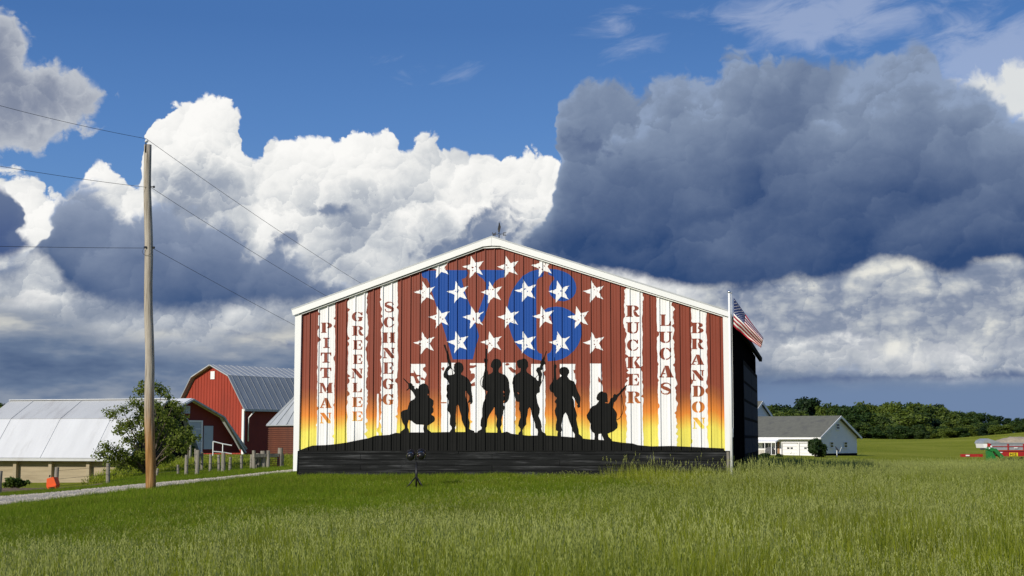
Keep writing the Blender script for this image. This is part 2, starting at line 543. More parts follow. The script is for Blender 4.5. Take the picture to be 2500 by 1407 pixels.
M['tan_block'] = material('tan_board_wall', (0.36, 0.30, 0.20), 0.85, 0.12, 2.0, 0.3, 14, stretch=(0.4, 0.4, 4), dirt=(0.27, 0.22, 0.14), dscale=1.2, dlo=0.5, dhi=0.75)
M['grey_post'] = material('grey_weathered_wood', (0.24, 0.22, 0.18), 0.85, 0.25, 4.0, 0.5, 24, stretch=(6, 6, 0.7), dirt=(0.12, 0.11, 0.09), dscale=3.0, dlo=0.5, dhi=0.7)
M['pole_wood'] = None
M['house_white'] = material('white_house_siding', (0.80, 0.80, 0.79), 0.6, 0.02, 1.0)
M['shingle'] = material('grey_green_shingles', (0.135, 0.135, 0.11), 0.9, 0.14, 2.5, 0.3, 8, dirt=(0.10, 0.10, 0.09), dscale=0.9)
M['window_glass'] = material('dark_window_glass', (0.03, 0.035, 0.04), 0.12, 0.1, 1.0, spec=0.6)
M['brown_door'] = material('tan_brown_door', (0.30, 0.17, 0.08), 0.6, 0.1, 2.0)
M['stone'] = material('pale_stone_base', (0.45, 0.43, 0.38), 0.8, 0.15, 5.0, 0.2, 12)
M['grill'] = material('grey_grill_cover', (0.10, 0.10, 0.10), 0.7, 0.1, 3.0)
M['black_metal'] = material('black_powder_coat', (0.010, 0.010, 0.011), 0.4, 0.1, 5.0, spec=0.4)
M['chrome'] = material('bright_metal', (0.75, 0.75, 0.75), 0.25, 0.05, 4.0, metal=1.0)
M['lens_red'] = material('dark_red_lens', (0.10, 0.012, 0.02), 0.15, 0.1, 4.0, spec=0.6)
M['white_pole'] = material('white_flagpole_paint', (0.78, 0.79, 0.77), 0.35, 0.03, 2.0)
M['orange'] = material('orange_plastic', (0.75, 0.095, 0.015), 0.5, 0.10, 3.0, 0.05, 10)
M['gravel'] = material('crushed_limestone', (0.34, 0.31, 0.25), 0.95, 0.22, 14.0, 0.8, 30, dirt=(0.22, 0.20, 0.16), dscale=6.0, dlo=0.45, dhi=0.7)
M['pebble'] = material('limestone_chips', (0.42, 0.38, 0.31), 0.95, 0.35, 25.0)
M['dirt'] = material('bare_earth', (0.17, 0.105, 0.055), 0.95, 0.3, 3.0, 0.9, 9, dirt=(0.24, 0.17, 0.10), dscale=3.0)
M['wire'] = material('black_cable', (0.02, 0.02, 0.022), 0.6, 0.1, 4.0)
M['bark'] = material('grey_brown_bark', (0.10, 0.08, 0.06), 0.9, 0.25, 6.0, 0.5, 20)
M['porcelain'] = material('white_porcelain', (0.7, 0.7, 0.68), 0.2, 0.05, 4.0, spec=0.6)
M['rust_gate'] = material('faded_red_gate_paint', (0.26, 0.06, 0.035), 0.6, 0.2, 4.0)
M['wag_red'] = material('wagon_red_paint', (0.36, 0.018, 0.016), 0.4, 0.12, 1.5, spec=0.5)
M['wag_grey'] = material('galvanised_wagon_panel', (0.36, 0.38, 0.40), 0.45, 0.12, 1.5, metal=0.3)
M['wag_green'] = material('green_auger_paint', (0.018, 0.17, 0.035), 0.45, 0.12, 1.5, spec=0.5)
M['wag_yellow'] = material('yellow_decal', (0.75, 0.58, 0.02), 0.5, 0.05, 1.5)
M['grain'] = material('heaped_pale_feed', (0.36, 0.30, 0.22), 0.95, 0.25, 3.0, 0.6, 10)
M['tyre'] = material('black_rubber', (0.015, 0.015, 0.015), 0.85, 0.1, 5.0)
M['flag_red'] = material('flag_red_cloth', (0.34, 0.018, 0.035), 0.85, 0.08, 6.0, spec=0.1)
M['flag_white'] = material('flag_white_cloth', (0.76, 0.73, 0.68), 0.85, 0.05, 6.0, spec=0.1)
M['flag_blue'] = material('flag_blue_cloth', (0.025, 0.04, 0.115), 0.85, 0.08, 6.0, spec=0.1)

# pole: grey weathered top, orange-brown stained foot
def pole_mat():
    m = bpy.data.materials.new('weathered_pole_wood')
    m.use_nodes = True
    t = m.node_tree
    t.nodes.clear()
    n = NT(t)
    tcn = n.new('ShaderNodeTexCoord')
    mp = n.new('ShaderNodeMapping')
    n.link(tcn.outputs['Object'], mp.inputs[0])
    mp.inputs['Scale'].default_value = (14, 14, 0.7)
    f = n.noise(mp.outputs[0], 2.0, 7.0, 0.65)
    sp = n.new('ShaderNodeSeparateXYZ')
    n.link(tcn.outputs['Object'], sp.inputs[0])
    z = sp.outputs[2]
    grey = n.ramp(f, [(0.30, (0.10, 0.085, 0.065)), (0.45, (0.33, 0.29, 0.23)), (0.62, (0.46, 0.42, 0.35)), (0.8, (0.24, 0.20, 0.15))])
    tan = n.ramp(f, [(0.30, (0.08, 0.04, 0.018)), (0.5, (0.30, 0.155, 0.05)), (0.65, (0.40, 0.24, 0.10)), (0.8, (0.20, 0.10, 0.035))])
    zz = n.add(z, n.mul(n.sub(n.noise(mp.outputs[0], 0.8, 4.0, 0.6), 0.5), 2.6))
    c = n.mixc(n.step(zz, 2.6, 1.0), grey, tan)
    b = n.new('ShaderNodeBsdfPrincipled')
    n.link(c, b.inputs['Base Color'])
    b.inputs['Roughness'].default_value = 0.85
    b.inputs['Specular IOR Level'].default_value = 0.2
    bn = n.new('ShaderNodeBump')
    bn.inputs['Strength'].default_value = 0.7
    bn.inputs['Distance'].default_value = 0.01
    n.link(f, bn.inputs['Height'])
    n.link(bn.outputs[0], b.inputs['Normal'])
    o = n.new('ShaderNodeOutputMaterial')
    n.link(b.outputs[0], o.inputs[0])
    return m
M['pole_wood'] = pole_mat()

# ------------------------------------------------------------------ terrain
# control points: photo x, metres ahead, height relative to the eye
GC = []
def gc(x, D, z):
    GC.append((x, D, z))
for x in (-300, 0, 600, 1250, 1900, 2500, 2800):
    gc(x, 4, -1.6)
    gc(x, 10, -1.57)
for x, z in ((-300, -1.68), (0, -1.62), (600, -1.5), (1250, -1.4), (1900, -1.33), (2500, -1.25), (2800, -1.22)):
    gc(x, 20, z)
for x, z in ((-300, -1.62), (0, -1.55), (400, -1.32), (800, -1.16), (1250, -1.1), (1800, -1.14), (2200, -1.18), (2500, -1.15), (2800, -1.12)):
    gc(x, 29, z)
gc(0, 33, -1.52); gc(0, 38, -1.5); gc(-300, 36, -1.6); gc(370, 34.5, -1.2); gc(560, 36, -1.05); gc(700, 38, -0.93); gc(700, 43, -0.95)
gc(725, 36.2, -0.90); gc(1000, 35.5, -0.87); gc(1250, 34.6, -0.86); gc(1500, 34, -0.88); gc(1780, 33.6, -0.92); gc(1000, 31, -1.03); gc(1250, 45, -0.90)
gc(2000, 45, -1.22); gc(2300, 48, -1.23); gc(2500, 50, -1.2); gc(2800, 55, -1.1)
gc(2, 41, -1.58); gc(140, 43, -1.50); gc(266, 44, -1.39); gc(384, 46, -1.22); gc(480, 46, -1.18); gc(600, 47, -1.05); gc(690, 48, -0.98)
gc(60, 55, -1.85); gc(250, 55, -1.75); gc(0, 75, -2.2); gc(150, 76, -2.15); gc(310, 72, -2.05); gc(-300, 80, -2.4)
gc(430, 56, -0.92); gc(400, 58, -0.95); gc(480, 60, -0.95); gc(550, 60, -1.0); gc(680, 62, -0.98)
gc(450, 95, -1.0); gc(590, 105, -1.1); gc(700, 88, -1.0); gc(300, 110, -1.6); gc(0, 120, -2.0); gc(900, 100, -1.1)
gc(1250, 100, -1.3); gc(1900, 62, -1.35); gc(2300, 64, -1.5); gc(1900, 100, -1.75); gc(2100, 100, -2.0); gc(2400, 80, -1.9); gc(2700, 90, -1.9)
gc(1900, 180, -2.1); gc(2010, 180, -2.12); gc(2100, 190, -2.2); gc(2400, 150, -2.75); gc(2700, 150, -2.7)
gc(2150, 260, -1.4); gc(2400, 250, -1.9); gc(2600, 230, -1.3)
gc(2000, 420, 0.6); gc(2300, 420, 0.1); gc(2500, 330, 1.2); gc(2700, 330, 2.0); gc(2500, 450, 2.2); gc(1500, 420, 0.4); gc(0, 300, -1.0); gc(700, 300, -0.8)
for x in (-300, 600, 1250, 1900, 2500, 2800):
    gc(x, 900, 1.0)
    gc(x, 2500, 1.0)
GA = np.array(GC)
def gfeat(s, D):
    s = np.clip(s, -0.5, 0.5)
    D = np.clip(D, 3.0, 2600.0)
    return np.stack([s * 4.0, np.log(D + 4.0) * 1.2], -1)
_gp = gfeat((GA[:, 0] - CX) / F, GA[:, 1])
def _k(r):
    return r ** 2 * np.log(r + 1e-9)
_n = len(GA)
_A = np.zeros((_n + 3, _n + 3))
_A[:_n, :_n] = _k(np.linalg.norm(_gp[:, None] - _gp[None], axis=-1)) + np.eye(_n) * 0.004
_A[:_n, _n] = 1; _A[:_n, _n + 1:] = _gp
_A[_n, :_n] = 1; _A[_n + 1:, :_n] = _gp.T
_w = np.linalg.solve(_A, np.concatenate([GA[:, 2], np.zeros(3)]))
def ground(X, Y):
    X = np.asarray(X, float); Y = np.asarray(Y, float)
    D = np.maximum(Y, 3.0)
    q = gfeat(X / D, D)
    sh = q.shape[:-1]
    q = q.reshape(-1, 2)
    out = np.empty(len(q))
    for i in range(0, len(q), 20000):
        qq = q[i:i + 20000]
        r = np.linalg.norm(qq[:, None] - _gp[None], axis=-1)
        out[i:i + 20000] = _k(r) @ _w[:_n] + _w[_n] + qq @ _w[_n + 1:]
    return out.reshape(sh) + EYE
def gz(X, Y):
    return float(ground(np.array([X]), np.array([Y]))[0])
def base(x, D):
    """ground point under photo column x at distance D"""
    X = (x - CX) / F * D          # close enough: the tilt is small
    X = P(x, 1100, D).x
    return Vector((X, D, gz(X, D)))
def drop(x, y, lo=8.0, hi=400.0):
    """where the ray of a photo point meets the ground"""
    d = ray(x, y)
    prev = None
    t = lo
    while t < hi:
        s = t / d.y
        z = EYE + d.z * s
        g = gz(d.x * s, t)
        if z < g:
            return Vector((d.x * s, t, g))
        t *= 1.01
    return base(x, hi)

def ground_material():
    m = bpy.data.materials.new('meadow_ground')
    m.use_nodes = True
    t = m.node_tree
    t.nodes.clear()
    n = NT(t)
    g = n.new('ShaderNodeNewGeometry')
    p = g.outputs['Position']
    f1 = n.noise(p, 0.06, 5.0, 0.55)
    f2 = n.noise(p, 1.2, 6.0, 0.65)
    f3 = n.noise(p, 9.0, 4.0, 0.7)
    c = n.ramp(n.add(n.mul(f1, 0.5), n.add(n.mul(f2, 0.35), n.mul(f3, 0.25))),
               [(0.38, (0.150, 0.180, 0.014)), (0.52, (0.230, 0.255, 0.022)), (0.66, (0.310, 0.315, 0.045))])
    b = n.new('ShaderNodeBsdfPrincipled')
    n.link(c, b.inputs['Base Color'])
    b.inputs['Roughness'].default_value = 1.0
    b.inputs['Specular IOR Level'].default_value = 0.05
    bn = n.new('ShaderNodeBump')
    bn.inputs['Strength'].default_value = 1.0
    bn.inputs['Distance'].default_value = 0.25
    n.link(n.add(f2, n.mul(f3, 0.5)), bn.inputs['Height'])
    n.link(bn.outputs[0], b.inputs['Normal'])
    o = n.new('ShaderNodeOutputMaterial')
    n.link(b.outputs[0], o.inputs[0])
    return m
M['meadow'] = ground_material()

def grid_mesh(name, X, Y, Z, mat, kind='structure'):
    ny, nx = X.shape
    vs = np.stack([X, Y, Z], -1).reshape(-1, 3)
    i = np.arange(ny * nx).reshape(ny, nx)
    fs = np.stack([i[:-1, :-1], i[:-1, 1:], i[1:, 1:], i[1:, :-1]], -1).reshape(-1, 4)
    me = bpy.data.meshes.new(name)
    me.from_pydata(vs.tolist(), [], fs.tolist())
    me.materials.append(mat)
    me.polygons.foreach_set('use_smooth', [True] * len(me.polygons))
    o = link(bpy.data.objects.new(name, me))
    return tag(o, kind=kind)

yl = np.concatenate([np.linspace(-60, 8, 12), np.linspace(9, 70, 123), 70 * (2600 / 70) ** np.linspace(0.01, 1, 110)])
sl = np.linspace(-0.62, 0.62, 200)
YY, SS = np.meshgrid(yl, sl, indexing='ij')
XX = SS * (np.maximum(YY, 0) + 30) * 1.0
ZZ = ground(XX, YY)
grid_mesh('ground', XX, YY, ZZ, M['meadow'])

# gravel drive
road_c = []
for (x, yn, Dn, yf, Df) in ((-420, 1290, 29.0, 0, 33.8), (-200, 1262, 31.0, 0, 35.8), (0, 1238, 33.0, 0, 37.5), (180, 1220, 34.2, 0, 38.6), (370, 1197, 35.0, 0, 39.0), (560, 1176, 36.6, 0, 40.2), (720, 1158, 38.6, 0, 42.4), (900, 1150, 42.0, 0, 46.0), (1100, 1150, 47, 0, 51)):
    road_c.append(((x - CX) / F, Dn, Df))
rc = np.array(road_c)
tt = np.linspace(0, len(rc) - 1, 160)
rs = np.interp(tt, range(len(rc)), rc[:, 0]); rn = np.interp(tt, range(len(rc)), rc[:, 1]); rf = np.interp(tt, range(len(rc)), rc[:, 2])
jn = np.array([rnd.uniform(-0.12, 0.12) for _ in tt]); jf = np.array([rnd.uniform(-0.12, 0.12) for _ in tt])
k = np.linspace(0, 1, 13)[None]
RD = (rn + jn)[:, None] * (1 - k) + (rf + jf)[:, None] * k
RX = rs[:, None] * RD
RZ = ground(RX, RD) + 0.035 + 0.03 * np.sin(k * math.pi)
grid_mesh('gravel_drive', RX, RD, RZ, M['gravel'])
def road_band(X, Y):
    """0 on the near edge, 1 on the far edge of the drive"""
    s = X / Y
    a = np.interp(s, rc[:, 0], rc[:, 1]); b = np.interp(s, rc[:, 0], rc[:, 2])
    return (Y - a) / (b - a)
# loose chips on the drive
mb = MB()
g = random.Random(3)
base_v = [(1, 0, 0), (-1, 0, 0), (0, 1, 0), (0, -1, 0), (0, 0, 1), (0, 0, -1)]
oct_f = [(0, 2, 4), (2, 1, 4), (1, 3, 4), (3, 0, 4), (2, 0, 5), (1, 2, 5), (3, 1, 5), (0, 3, 5)]
pts = []
for _ in range(9000):
    t = g.uniform(0, 130)
    kk = g.uniform(0.0, 1.0)
    D = np.interp(t, range(160), rn) * (1 - kk) + np.interp(t, range(160), rf) * kk
    pts.append((np.interp(t, range(160), rs) * D, D))
pts = np.array(pts)
pz = ground(pts[:, 0], pts[:, 1])
for (x, y), z in zip(pts, pz):
    r = g.uniform(0.012, 0.04)
    a = g.uniform(0, 6.28)
    c, s_ = math.cos(a), math.sin(a)
    vs_ = []
    for v in base_v:
        q = (v[0] * g.uniform(0.6, 1.3) * r, v[1] * g.uniform(0.6, 1.3) * r, v[2] * g.uniform(0.4, 0.8) * r)
        vs_.append((x + q[0] * c - q[1] * s_, y + q[0] * s_ + q[1] * c, z + 0.055 + q[2]))
    mb.add(vs_, oct_f)
o = mb.build('loose_gravel', M['pebble'], fix=False)
tag(o, 'pale limestone chips strewn over the gravel drive', 'gravel', kind='stuff')
# bare earth in the yard
q0 = [(-60, 1198), (60, 1199), (180, 1196), (262, 1188), (262, 1177), (180, 1176), (110, 1178), (30, 1190)]
yd = np.linspace(42.5, 55, 16); ys = np.linspace((-80 - CX) / F, (275 - CX) / F, 40)
YD, YS = np.meshgrid(yd, ys, indexing='ij')
edge = np.abs(YS - YS.mean()) / (YS.max() - YS.min()) * 2
YD2 = 48 + (YD - 48) * np.sqrt(np.clip(1.08 - edge ** 3, 0.02, 1)) + 0.4 * np.sin(YS * 120)
XD = YS * YD2
zz = ground(XD, YD2) + 0.03 + 0.05 * np.random.RandomState(2).rand(*XD.shape)
grid_mesh('earth_yard', XD, YD2, zz, M['dirt'])

# ------------------------------------------------------------------ the mural barn
TH = math.radians(11.5)
WD = Vector((math.cos(TH), -math.sin(TH), 0))
WB = Vector((math.sin(TH), math.cos(TH), 0))
WQ = Vector((0, 34.6, 0))
def hit_plane(x, y, q, nrm):
    d = ray(x, y)
    o = Vector((0, 0, EYE))
    t = (Vector(q) - o).dot(nrm) / d.dot(nrm)
    return o + d * t
BZ = EYE - 1.15                                   # foot of the walls, just below the turf
b0 = hit_plane(723, 1100, WQ, WB)
BO = Vector((b0.x, b0.y, BZ))
def wall(x, y):
    p = hit_plane(x, y, WQ, WB) - BO
    return p.dot(WD), p.z
PITCH_R = 0.2286
UR = wall(1778, 1000)[0]
ZB = wall(1250, 1101)[1]                          # foot of the steel
RIB0 = wall(753.6, 900)[0]
BL = 17.0
UA, ZA = wall(1203, 581)
UL_, ZL_ = wall(715.7, 758.6)
UR_, ZR_ = wall(1783, 763.3)
def roof_z(u):
    if u < UA:
        return ZA + (ZL_ - ZA) * (UA - u) / (UA - UL_)
    return ZA + (ZR_ - ZA) * (u - UA) / (UR_ - UA)

barn = thing('mural_barn', 'wide steel barn with a painted flag mural of stars, stripes and soldier silhouettes', 'barn', BO, -TH)

def mural_paint():
    m = bpy.data.materials.new('sunset_mural_paint')
    m.use_nodes = True
    t = m.node_tree
    t.nodes.clear()
    n = NT(t)
    g = n.new('ShaderNodeNewGeometry')
    sp = n.new('ShaderNodeSeparateXYZ')
    n.link(g.outputs['Position'], sp.inputs[0])
    z = sp.outputs[2]
    w = n.noise(n.vec(sp.outputs[0], 0.0, n.mul(z, 0.25)), 1.7, 3.0, 0.5)
    z2 = n.add(z, n.mul(n.sub(w, 0.5), 0.55))
    f = n.m('DIVIDE', n.sub(z2, EYE - 0.25), 2.0, clamp=True)
    c = n.ramp(f, [(0.0, (0.74, 0.69, 0.120)), (0.22, (0.74, 0.65, 0.100)), (0.31, (0.72, 0.42, 0.055)), (0.41, (0.66, 0.215, 0.022)), (0.51, (0.48, 0.145, 0.022)),
                   (0.62, (0.29, 0.080, 0.020)), (0.72, (0.222, 0.047, 0.020)), (1.0, (0.208, 0.040, 0.018))])
    mp = n.new('ShaderNodeMapping')
    n.link(g.outputs['Position'], mp.inputs[0])
    mp.inputs['Scale'].default_value = (1, 1, 0.22)
    v = n.noise(mp.outputs[0], 2.2, 6.0, 0.6)
    vm = n.new('ShaderNodeVectorMath', operation='SCALE')
    n.link(c, vm.inputs[0])
    n.put(vm.inputs['Scale'], n.mad(n.sub(v, 0.5), 0.75, 1.0))
    b = n.new('ShaderNodeBsdfPrincipled')
    n.link(vm.outputs[0], b.inputs['Base Color'])
    b.inputs['Roughness'].default_value = 0.5
    b.inputs['Specular IOR Level'].default_value = 0.3
    o = n.new('ShaderNodeOutputMaterial')
    n.link(b.outputs[0], o.inputs[0])
    return m
M['mural'] = mural_paint()

RIB_T = [0.0, 0.007, 0.026, 0.0305, 0.083, 0.090, 0.097, 0.150, 0.157, 0.164, PITCH_R]
RIB_H = [0.0, 0.030, 0.030, 0.0, 0.0, 0.0045, 0.0, 0.0, 0.0045, 0.0, 0.0]
def rib(u):
    t = (u - RIB0) % PITCH_R
    return float(np.interp(t, RIB_T, RIB_H))
def breaks(a, b):
    out = []
    k = math.floor((a - RIB0) / PITCH_R) - 1
    while RIB0 + k * PITCH_R < b:
        for t in RIB_T[:-1]:
            u = RIB0 + k * PITCH_R + t
            if a < u < b:
                out.append(u)
        k += 1
    return out

# backing wall (with the steel panels and the painting on it)
poly = [(0.02, 0.02, 0.0), (UR - 0.02, 0.02, 0.0), (UR - 0.02, 0.02, roof_z(UR) - 0.05), (UA, 0.02, ZA - 0.05), (0.02, 0.02, roof_z(0.02) - 0.05)]
front = MB().prism(poly, (0, 0.12, 0)).build('front_wall', M['dark_steel'], barn)
# steel panels, one between every two ribs
u_lo, u_hi = 0.05, UR - 0.05
k0 = math.floor((u_lo - RIB0) / PITCH_R)
k = k0
while RIB0 + k * PITCH_R < u_hi:
    a = max(u_lo, RIB0 + k * PITCH_R)
    b = min(u_hi, RIB0 + (k + 1) * PITCH_R)
    us = [a] + [u for u in breaks(a + 1e-4, b - 1e-4)] + [b - 1e-5]
    if a < UA < b:
        us = sorted(us + [UA])
    mb = MB()
    vs_, fs_ = [], []
    for u in us:
        vs_ += [(u, -rib(u), ZB), (u, -rib(u), roof_z(u) - 0.06)]
    for i in range(len(us) - 1):
        fs_.append((2 * i, 2 * i + 2, 2 * i + 3, 2 * i + 1))
    mb.add(vs_, fs_)
    mb.build('wall_panel', M['mural'], front, fix=False)
    k += 1

from mathutils.geometry import tessellate_polygon
def decal(name, polys, mat, lift, parent=front, px=True):
    """flat paint that follows the ribs of the steel"""
    bm = bmesh.new()
    for poly in polys:
        q = [wall(*p) for p in poly] if px else poly
        vv = [Vector((u, w, 0)) for u, w in q]
        bv = [bm.verts.new((u, 0, w)) for u, w in q]
        for tri in tessellate_polygon([vv]):
            a, b, c = (vv[i] for i in tri)
            if (b - a).cross(c - a).z == 0:
                continue
            if (b - a).cross(c - a).z < 0:
                tri = tri[::-1]
            try:
                bm.faces.new([bv[i] for i in tri])
            except ValueError:
                pass
    xs = [v.co.x for v in bm.verts]
    for u in breaks(min(xs), max(xs)):
        bmesh.ops.bisect_plane(bm, geom=bm.verts[:] + bm.edges[:] + bm.faces[:], plane_co=(u, 0, 0), plane_no=(1, 0, 0), dist=1e-6)
    for v in bm.verts:
        v.co.y = -rib(v.co.x + 1e-7) - lift
    me = bpy.data.meshes.new(name)
    bm.to_mesh(me)
    bm.free()
    me.materials.append(mat)
    return link(bpy.data.objects.new(name, me), parent)

def rough_edge(x0, y0, x1, y1, g, amp, step=5.0, bite=0.10, side=1):
    """points from (x0,y0) to (x1,y1) with a torn edge"""
    n = max(2, int(abs(y1 - y0) / step))
    pts, walk, hold = [], 0.0, 0
    for i in range(n + 1):
        t = i / n
        walk = walk * 0.75 + g.uniform(-amp, amp) * 0.6
        d = walk
        if hold > 0:
            hold -= 1
            d += side * hb
        elif g.random() < bite:
            hold, hb = g.randint(1, 2), g.uniform(2.0, 7.0) * (1 if g.random() < 0.75 else -0.5)
        pts.append((x0 + (x1 - x0) * t + d, y0 + (y1 - y0) * t + (g.uniform(-1, 1) if 0 < i < n else 0)))
    return pts
GROUND_SIL = [(731, 1100), (748, 1093), (763, 1088), (794, 1087), (816, 1085), (845, 1081), (874, 1075), (900, 1070), (917, 1064), (951, 1062), (966, 1057), (980, 1058),
              (1000, 1056), (1050, 1056), (1100, 1055), (1150, 1055), (1160, 1056), (1185, 1056), (1225, 1057), (1238, 1054), (1248, 1059), (1290, 1064), (1330, 1063),
              (1360, 1065), (1400, 1068), (1440, 1073), (1480, 1075), (1520, 1081), (1545, 1083), (1557, 1087), (1590, 1090), (1640, 1089), (1700, 1092), (1768, 1095)]
def sil_y(x):
    return float(np.interp(x, [p[0] for p in GROUND_SIL], [p[1] for p in GROUND_SIL]))
def top_y(x):
    return 758.6 + (x - 715.7) * (581 - 758.6) / (1202.7 - 715.7) + 6 if x < 1202.7 else 581 + (x - 1202.7) * (763 - 581) / (1782 - 1202.7) + 6
g = random.Random(11)
def stripe(xt0, xt1, xb0, xb1, y0=None, rough=(2.0, 2.0), bites=(0.14, 0.14)):
    ya, yb = (y0, y0) if y0 else (top_y(xt0), top_y(xt1))
    left = rough_edge(xt0, ya, xb0, sil_y(xb0) + 5, g, rough[0], bite=bites[0], side=1)
    right = rough_edge(xt1, yb, xb1, sil_y(xb1) + 5, g, rough[1], bite=bites[1], side=-1)
    decal('painted_stripe', [left + right[::-1]], M['white_paint'], 0.0018)
stripe(778, 819, 773, 815, rough=(1.2, 1.0), bites=(0.12, 0.10))
stripe(850, 897, 847, 897, rough=(2.0, 3.2), bites=(0.12, 0.22))
stripe(930, 972, 930, 970, rough=(2.2, 1.4), bites=(0.22, 0.05))
stripe(921, 925, 919, 925, y0=962, rough=(0.5, 1.0), bites=(0, 0.1))
stripe(1524, 1567, 1529, 1571, rough=(2.6, 1.6), bites=(0.2, 0.1))
stripe(1603, 1642, 1608, 1655, rough=(1.0, 3.0), bites=(0.08, 0.2))
stripe(1687, 1724, 1688, 1729, rough=(1.8, 1.6), bites=(0.14, 0.1))
for (a0, a1, b0_, b1_, y0) in ((1003, 1039, 1002, 1037, 889), (1077, 1112, 1077, 1112, 886), (1147, 1184, 1149, 1184, 887), (1227, 1259, 1228, 1258, 886), (1297, 1331, 1295, 1331, 889), (1367, 1404, 1367, 1404, 889), (1440, 1468, 1441, 1477, 888)):
    stripe(a0, a1, b0_, b1_, y0=y0, rough=(1.0, 1.6), bites=(0.05, 0.12))

PATCHES = []
def zp(pts, ox, oy, s):
    return [(ox + x / s, oy + y / s) for x, y in pts]
# the big V and 6
V1 = [(155, 262), (300, 255), (480, 250), (705, 252), (717, 285), (705, 322), (685, 345), (640, 360), (655, 430), (705, 590), (750, 700), (800, 880), (825, 950), (852, 1060),
      (800, 1240), (775, 1345), (530, 1345), (440, 1040), (390, 885), (300, 600), (240, 405), (210, 352), (170, 345), (150, 320), (150, 275)]
V2 = [(828, 290), (850, 320), (900, 358), (940, 410), (935, 490), (905, 590), (850, 740), (822, 850), (850, 905), (895, 880), (925, 820), (960, 700), (1000, 560), (1025, 430), (1060, 380), (1110, 348),
      (1160, 340), (1175, 300), (1172, 250), (905, 248), (845, 255)]
S6A = [(490, 245), (400, 246), (320, 270), (230, 325), (160, 410), (100, 510), (65, 600), (48, 700), (50, 830), (65, 950), (100, 1060), (150, 1160), (220, 1250), (300, 1310), (380, 1345),
       (470, 1362), (470, 1280), (430, 1265), (405, 1230), (400, 1100), (400, 800), (398, 620), (400, 430), (405, 380), (430, 345), (480, 330), (490, 300)]
S6B = [(550, 235), (640, 240), (730, 265), (800, 300), (850, 350), (880, 410), (890, 470), (880, 530), (850, 580), (800, 615), (740, 633), (680, 628), (620, 605), (575, 560), (555, 510),
       (560, 450), (590, 400), (620, 360), (610, 330), (570, 315), (545, 300)]
S6C = [(480, 752), (540, 712), (640, 697), (720, 705), (800, 740), (870, 790), (920, 860), (950, 930), (958, 1010), (945, 1090), (910, 1170), (860, 1240), (790, 1300), (720, 1340),
       (640, 1360), (540, 1368), (530, 1280), (570, 1260), (592, 1220), (597, 1100), (595, 900), (580, 820), (540, 775)]
decal('painted_emblem', [zp(V1, 1000, 610, 5.025), zp(V2, 1000, 610, 5.025)], M['blue_paint'], 0.0016)
decal('painted_emblem', [zp(S6A, 1230, 610, 5.023), zp(S6B, 1230, 610, 5.023), zp(S6C, 1230, 610, 5.023)], M['blue_paint'], 0.0016)
# stars, each worn in its own way
STARS = [(1074.6, 653), (1157, 653), (1242, 653), (1325.5, 650),
         (1038.6, 715), (1119.6, 714), (1201.5, 715), (1284.8, 711), (1367, 713), (1451, 713),
         (1074, 776), (1157.5, 776), (1243, 775.5), (1328, 774), (1413.8, 775.5),
         (1037.5, 838.5), (1119.4, 836.5), (1201.6, 837), (1284, 837), (1367.6, 837), (1451, 838)]
g = random.Random(5)
for cx_, cy_ in STARS:
    pts, R = [], 28.3
    tips = []
    for i in range(10):
        a = math.radians(104.5 + 36 * i)
        r = R if i % 2 == 0 else R * 0.40
        tips.append((cx_ + r * math.cos(a) * 1.0, cy_ - r * math.sin(a) * 1.02))
    for i in range(10):
        (xa, ya), (xb, yb) = tips[i], tips[(i + 1) % 10]
        pts.append((xa, ya))
        for t in (0.25, 0.45, 0.62, 0.8):
            j = g.uniform(-0.7, 0.7)
            bite = g.uniform(2.0, 3.6) if g.random() < 0.13 else 0
            x, y = xa + (xb - xa) * t + j * 0.5, ya + (yb - ya) * t + j
            dx_, dy_ = cx_ - x, cy_ - y
            L = math.hypot(dx_, dy_)
            pts.append((x + dx_ / L * bite, y + dy_ / L * bite))
    decal('painted_star', [pts], M['white_paint'], 0.0034)
# chips missing from the stars
chips_r, chips_b = [], []
for i, (cx_, cy_) in enumerate(STARS):
    for _ in range(4):
        a, r = g.uniform(0, 6.28), g.uniform(1, 13)
        x, y = cx_ + r * math.cos(a), cy_ + r * math.sin(a)
        s = g.uniform(0.8, 1.7)
        e = g.uniform(1.0, 2.2)
        th = g.uniform(0, 3.14)
        pl = [(x + s * (e * math.cos(q) * math.cos(th) - math.sin(q) * math.sin(th)), y + s * (e * math.cos(q) * math.sin(th) + math.sin(q) * math.cos(th))) for q in (0, 1.2, 2.3, 3.3, 4.3, 5.3)]
        (chips_b if i in (5, 7, 8, 16, 18, 19) else chips_r).append(pl)
decal('worn_paint_chips', chips_r, M['mural'], 0.0050)['kind'] = 'stuff'
decal('worn_paint_chips', chips_b, M['blue_paint'], 0.0050)['kind'] = 'stuff'

# stencil letters of the names
def arc(cx_, cy_, rx, ry, a0, a1, n=9):
    return [(cx_ + rx * math.cos(math.radians(a0 + (a1 - a0) * i / n)), cy_ + ry * math.sin(math.radians(a0 + (a1 - a0) * i / n))) for i in range(n + 1)]
def ring(cx_, cy_, rx, ry, ix, iy, a0, a1):
    return arc(cx_, cy_, rx, ry, a0, a1) + arc(cx_, cy_, ix, iy, a1, a0)
def stroke(pts, ws):
    L_, R_ = [], []
    for i, p in enumerate(pts):
        a, b = pts[max(i - 1, 0)], pts[min(i + 1, len(pts) - 1)]
        d = math.hypot(b[0] - a[0], b[1] - a[1]) or 1
        nx, ny = -(b[1] - a[1]) / d, (b[0] - a[0]) / d
        w = ws[i] if isinstance(ws, (list, tuple)) else ws
        L_.append((p[0] + nx * w / 2, p[1] + ny * w / 2)); R_.append((p[0] - nx * w / 2, p[1] - ny * w / 2))
    return L_ + R_[::-1]
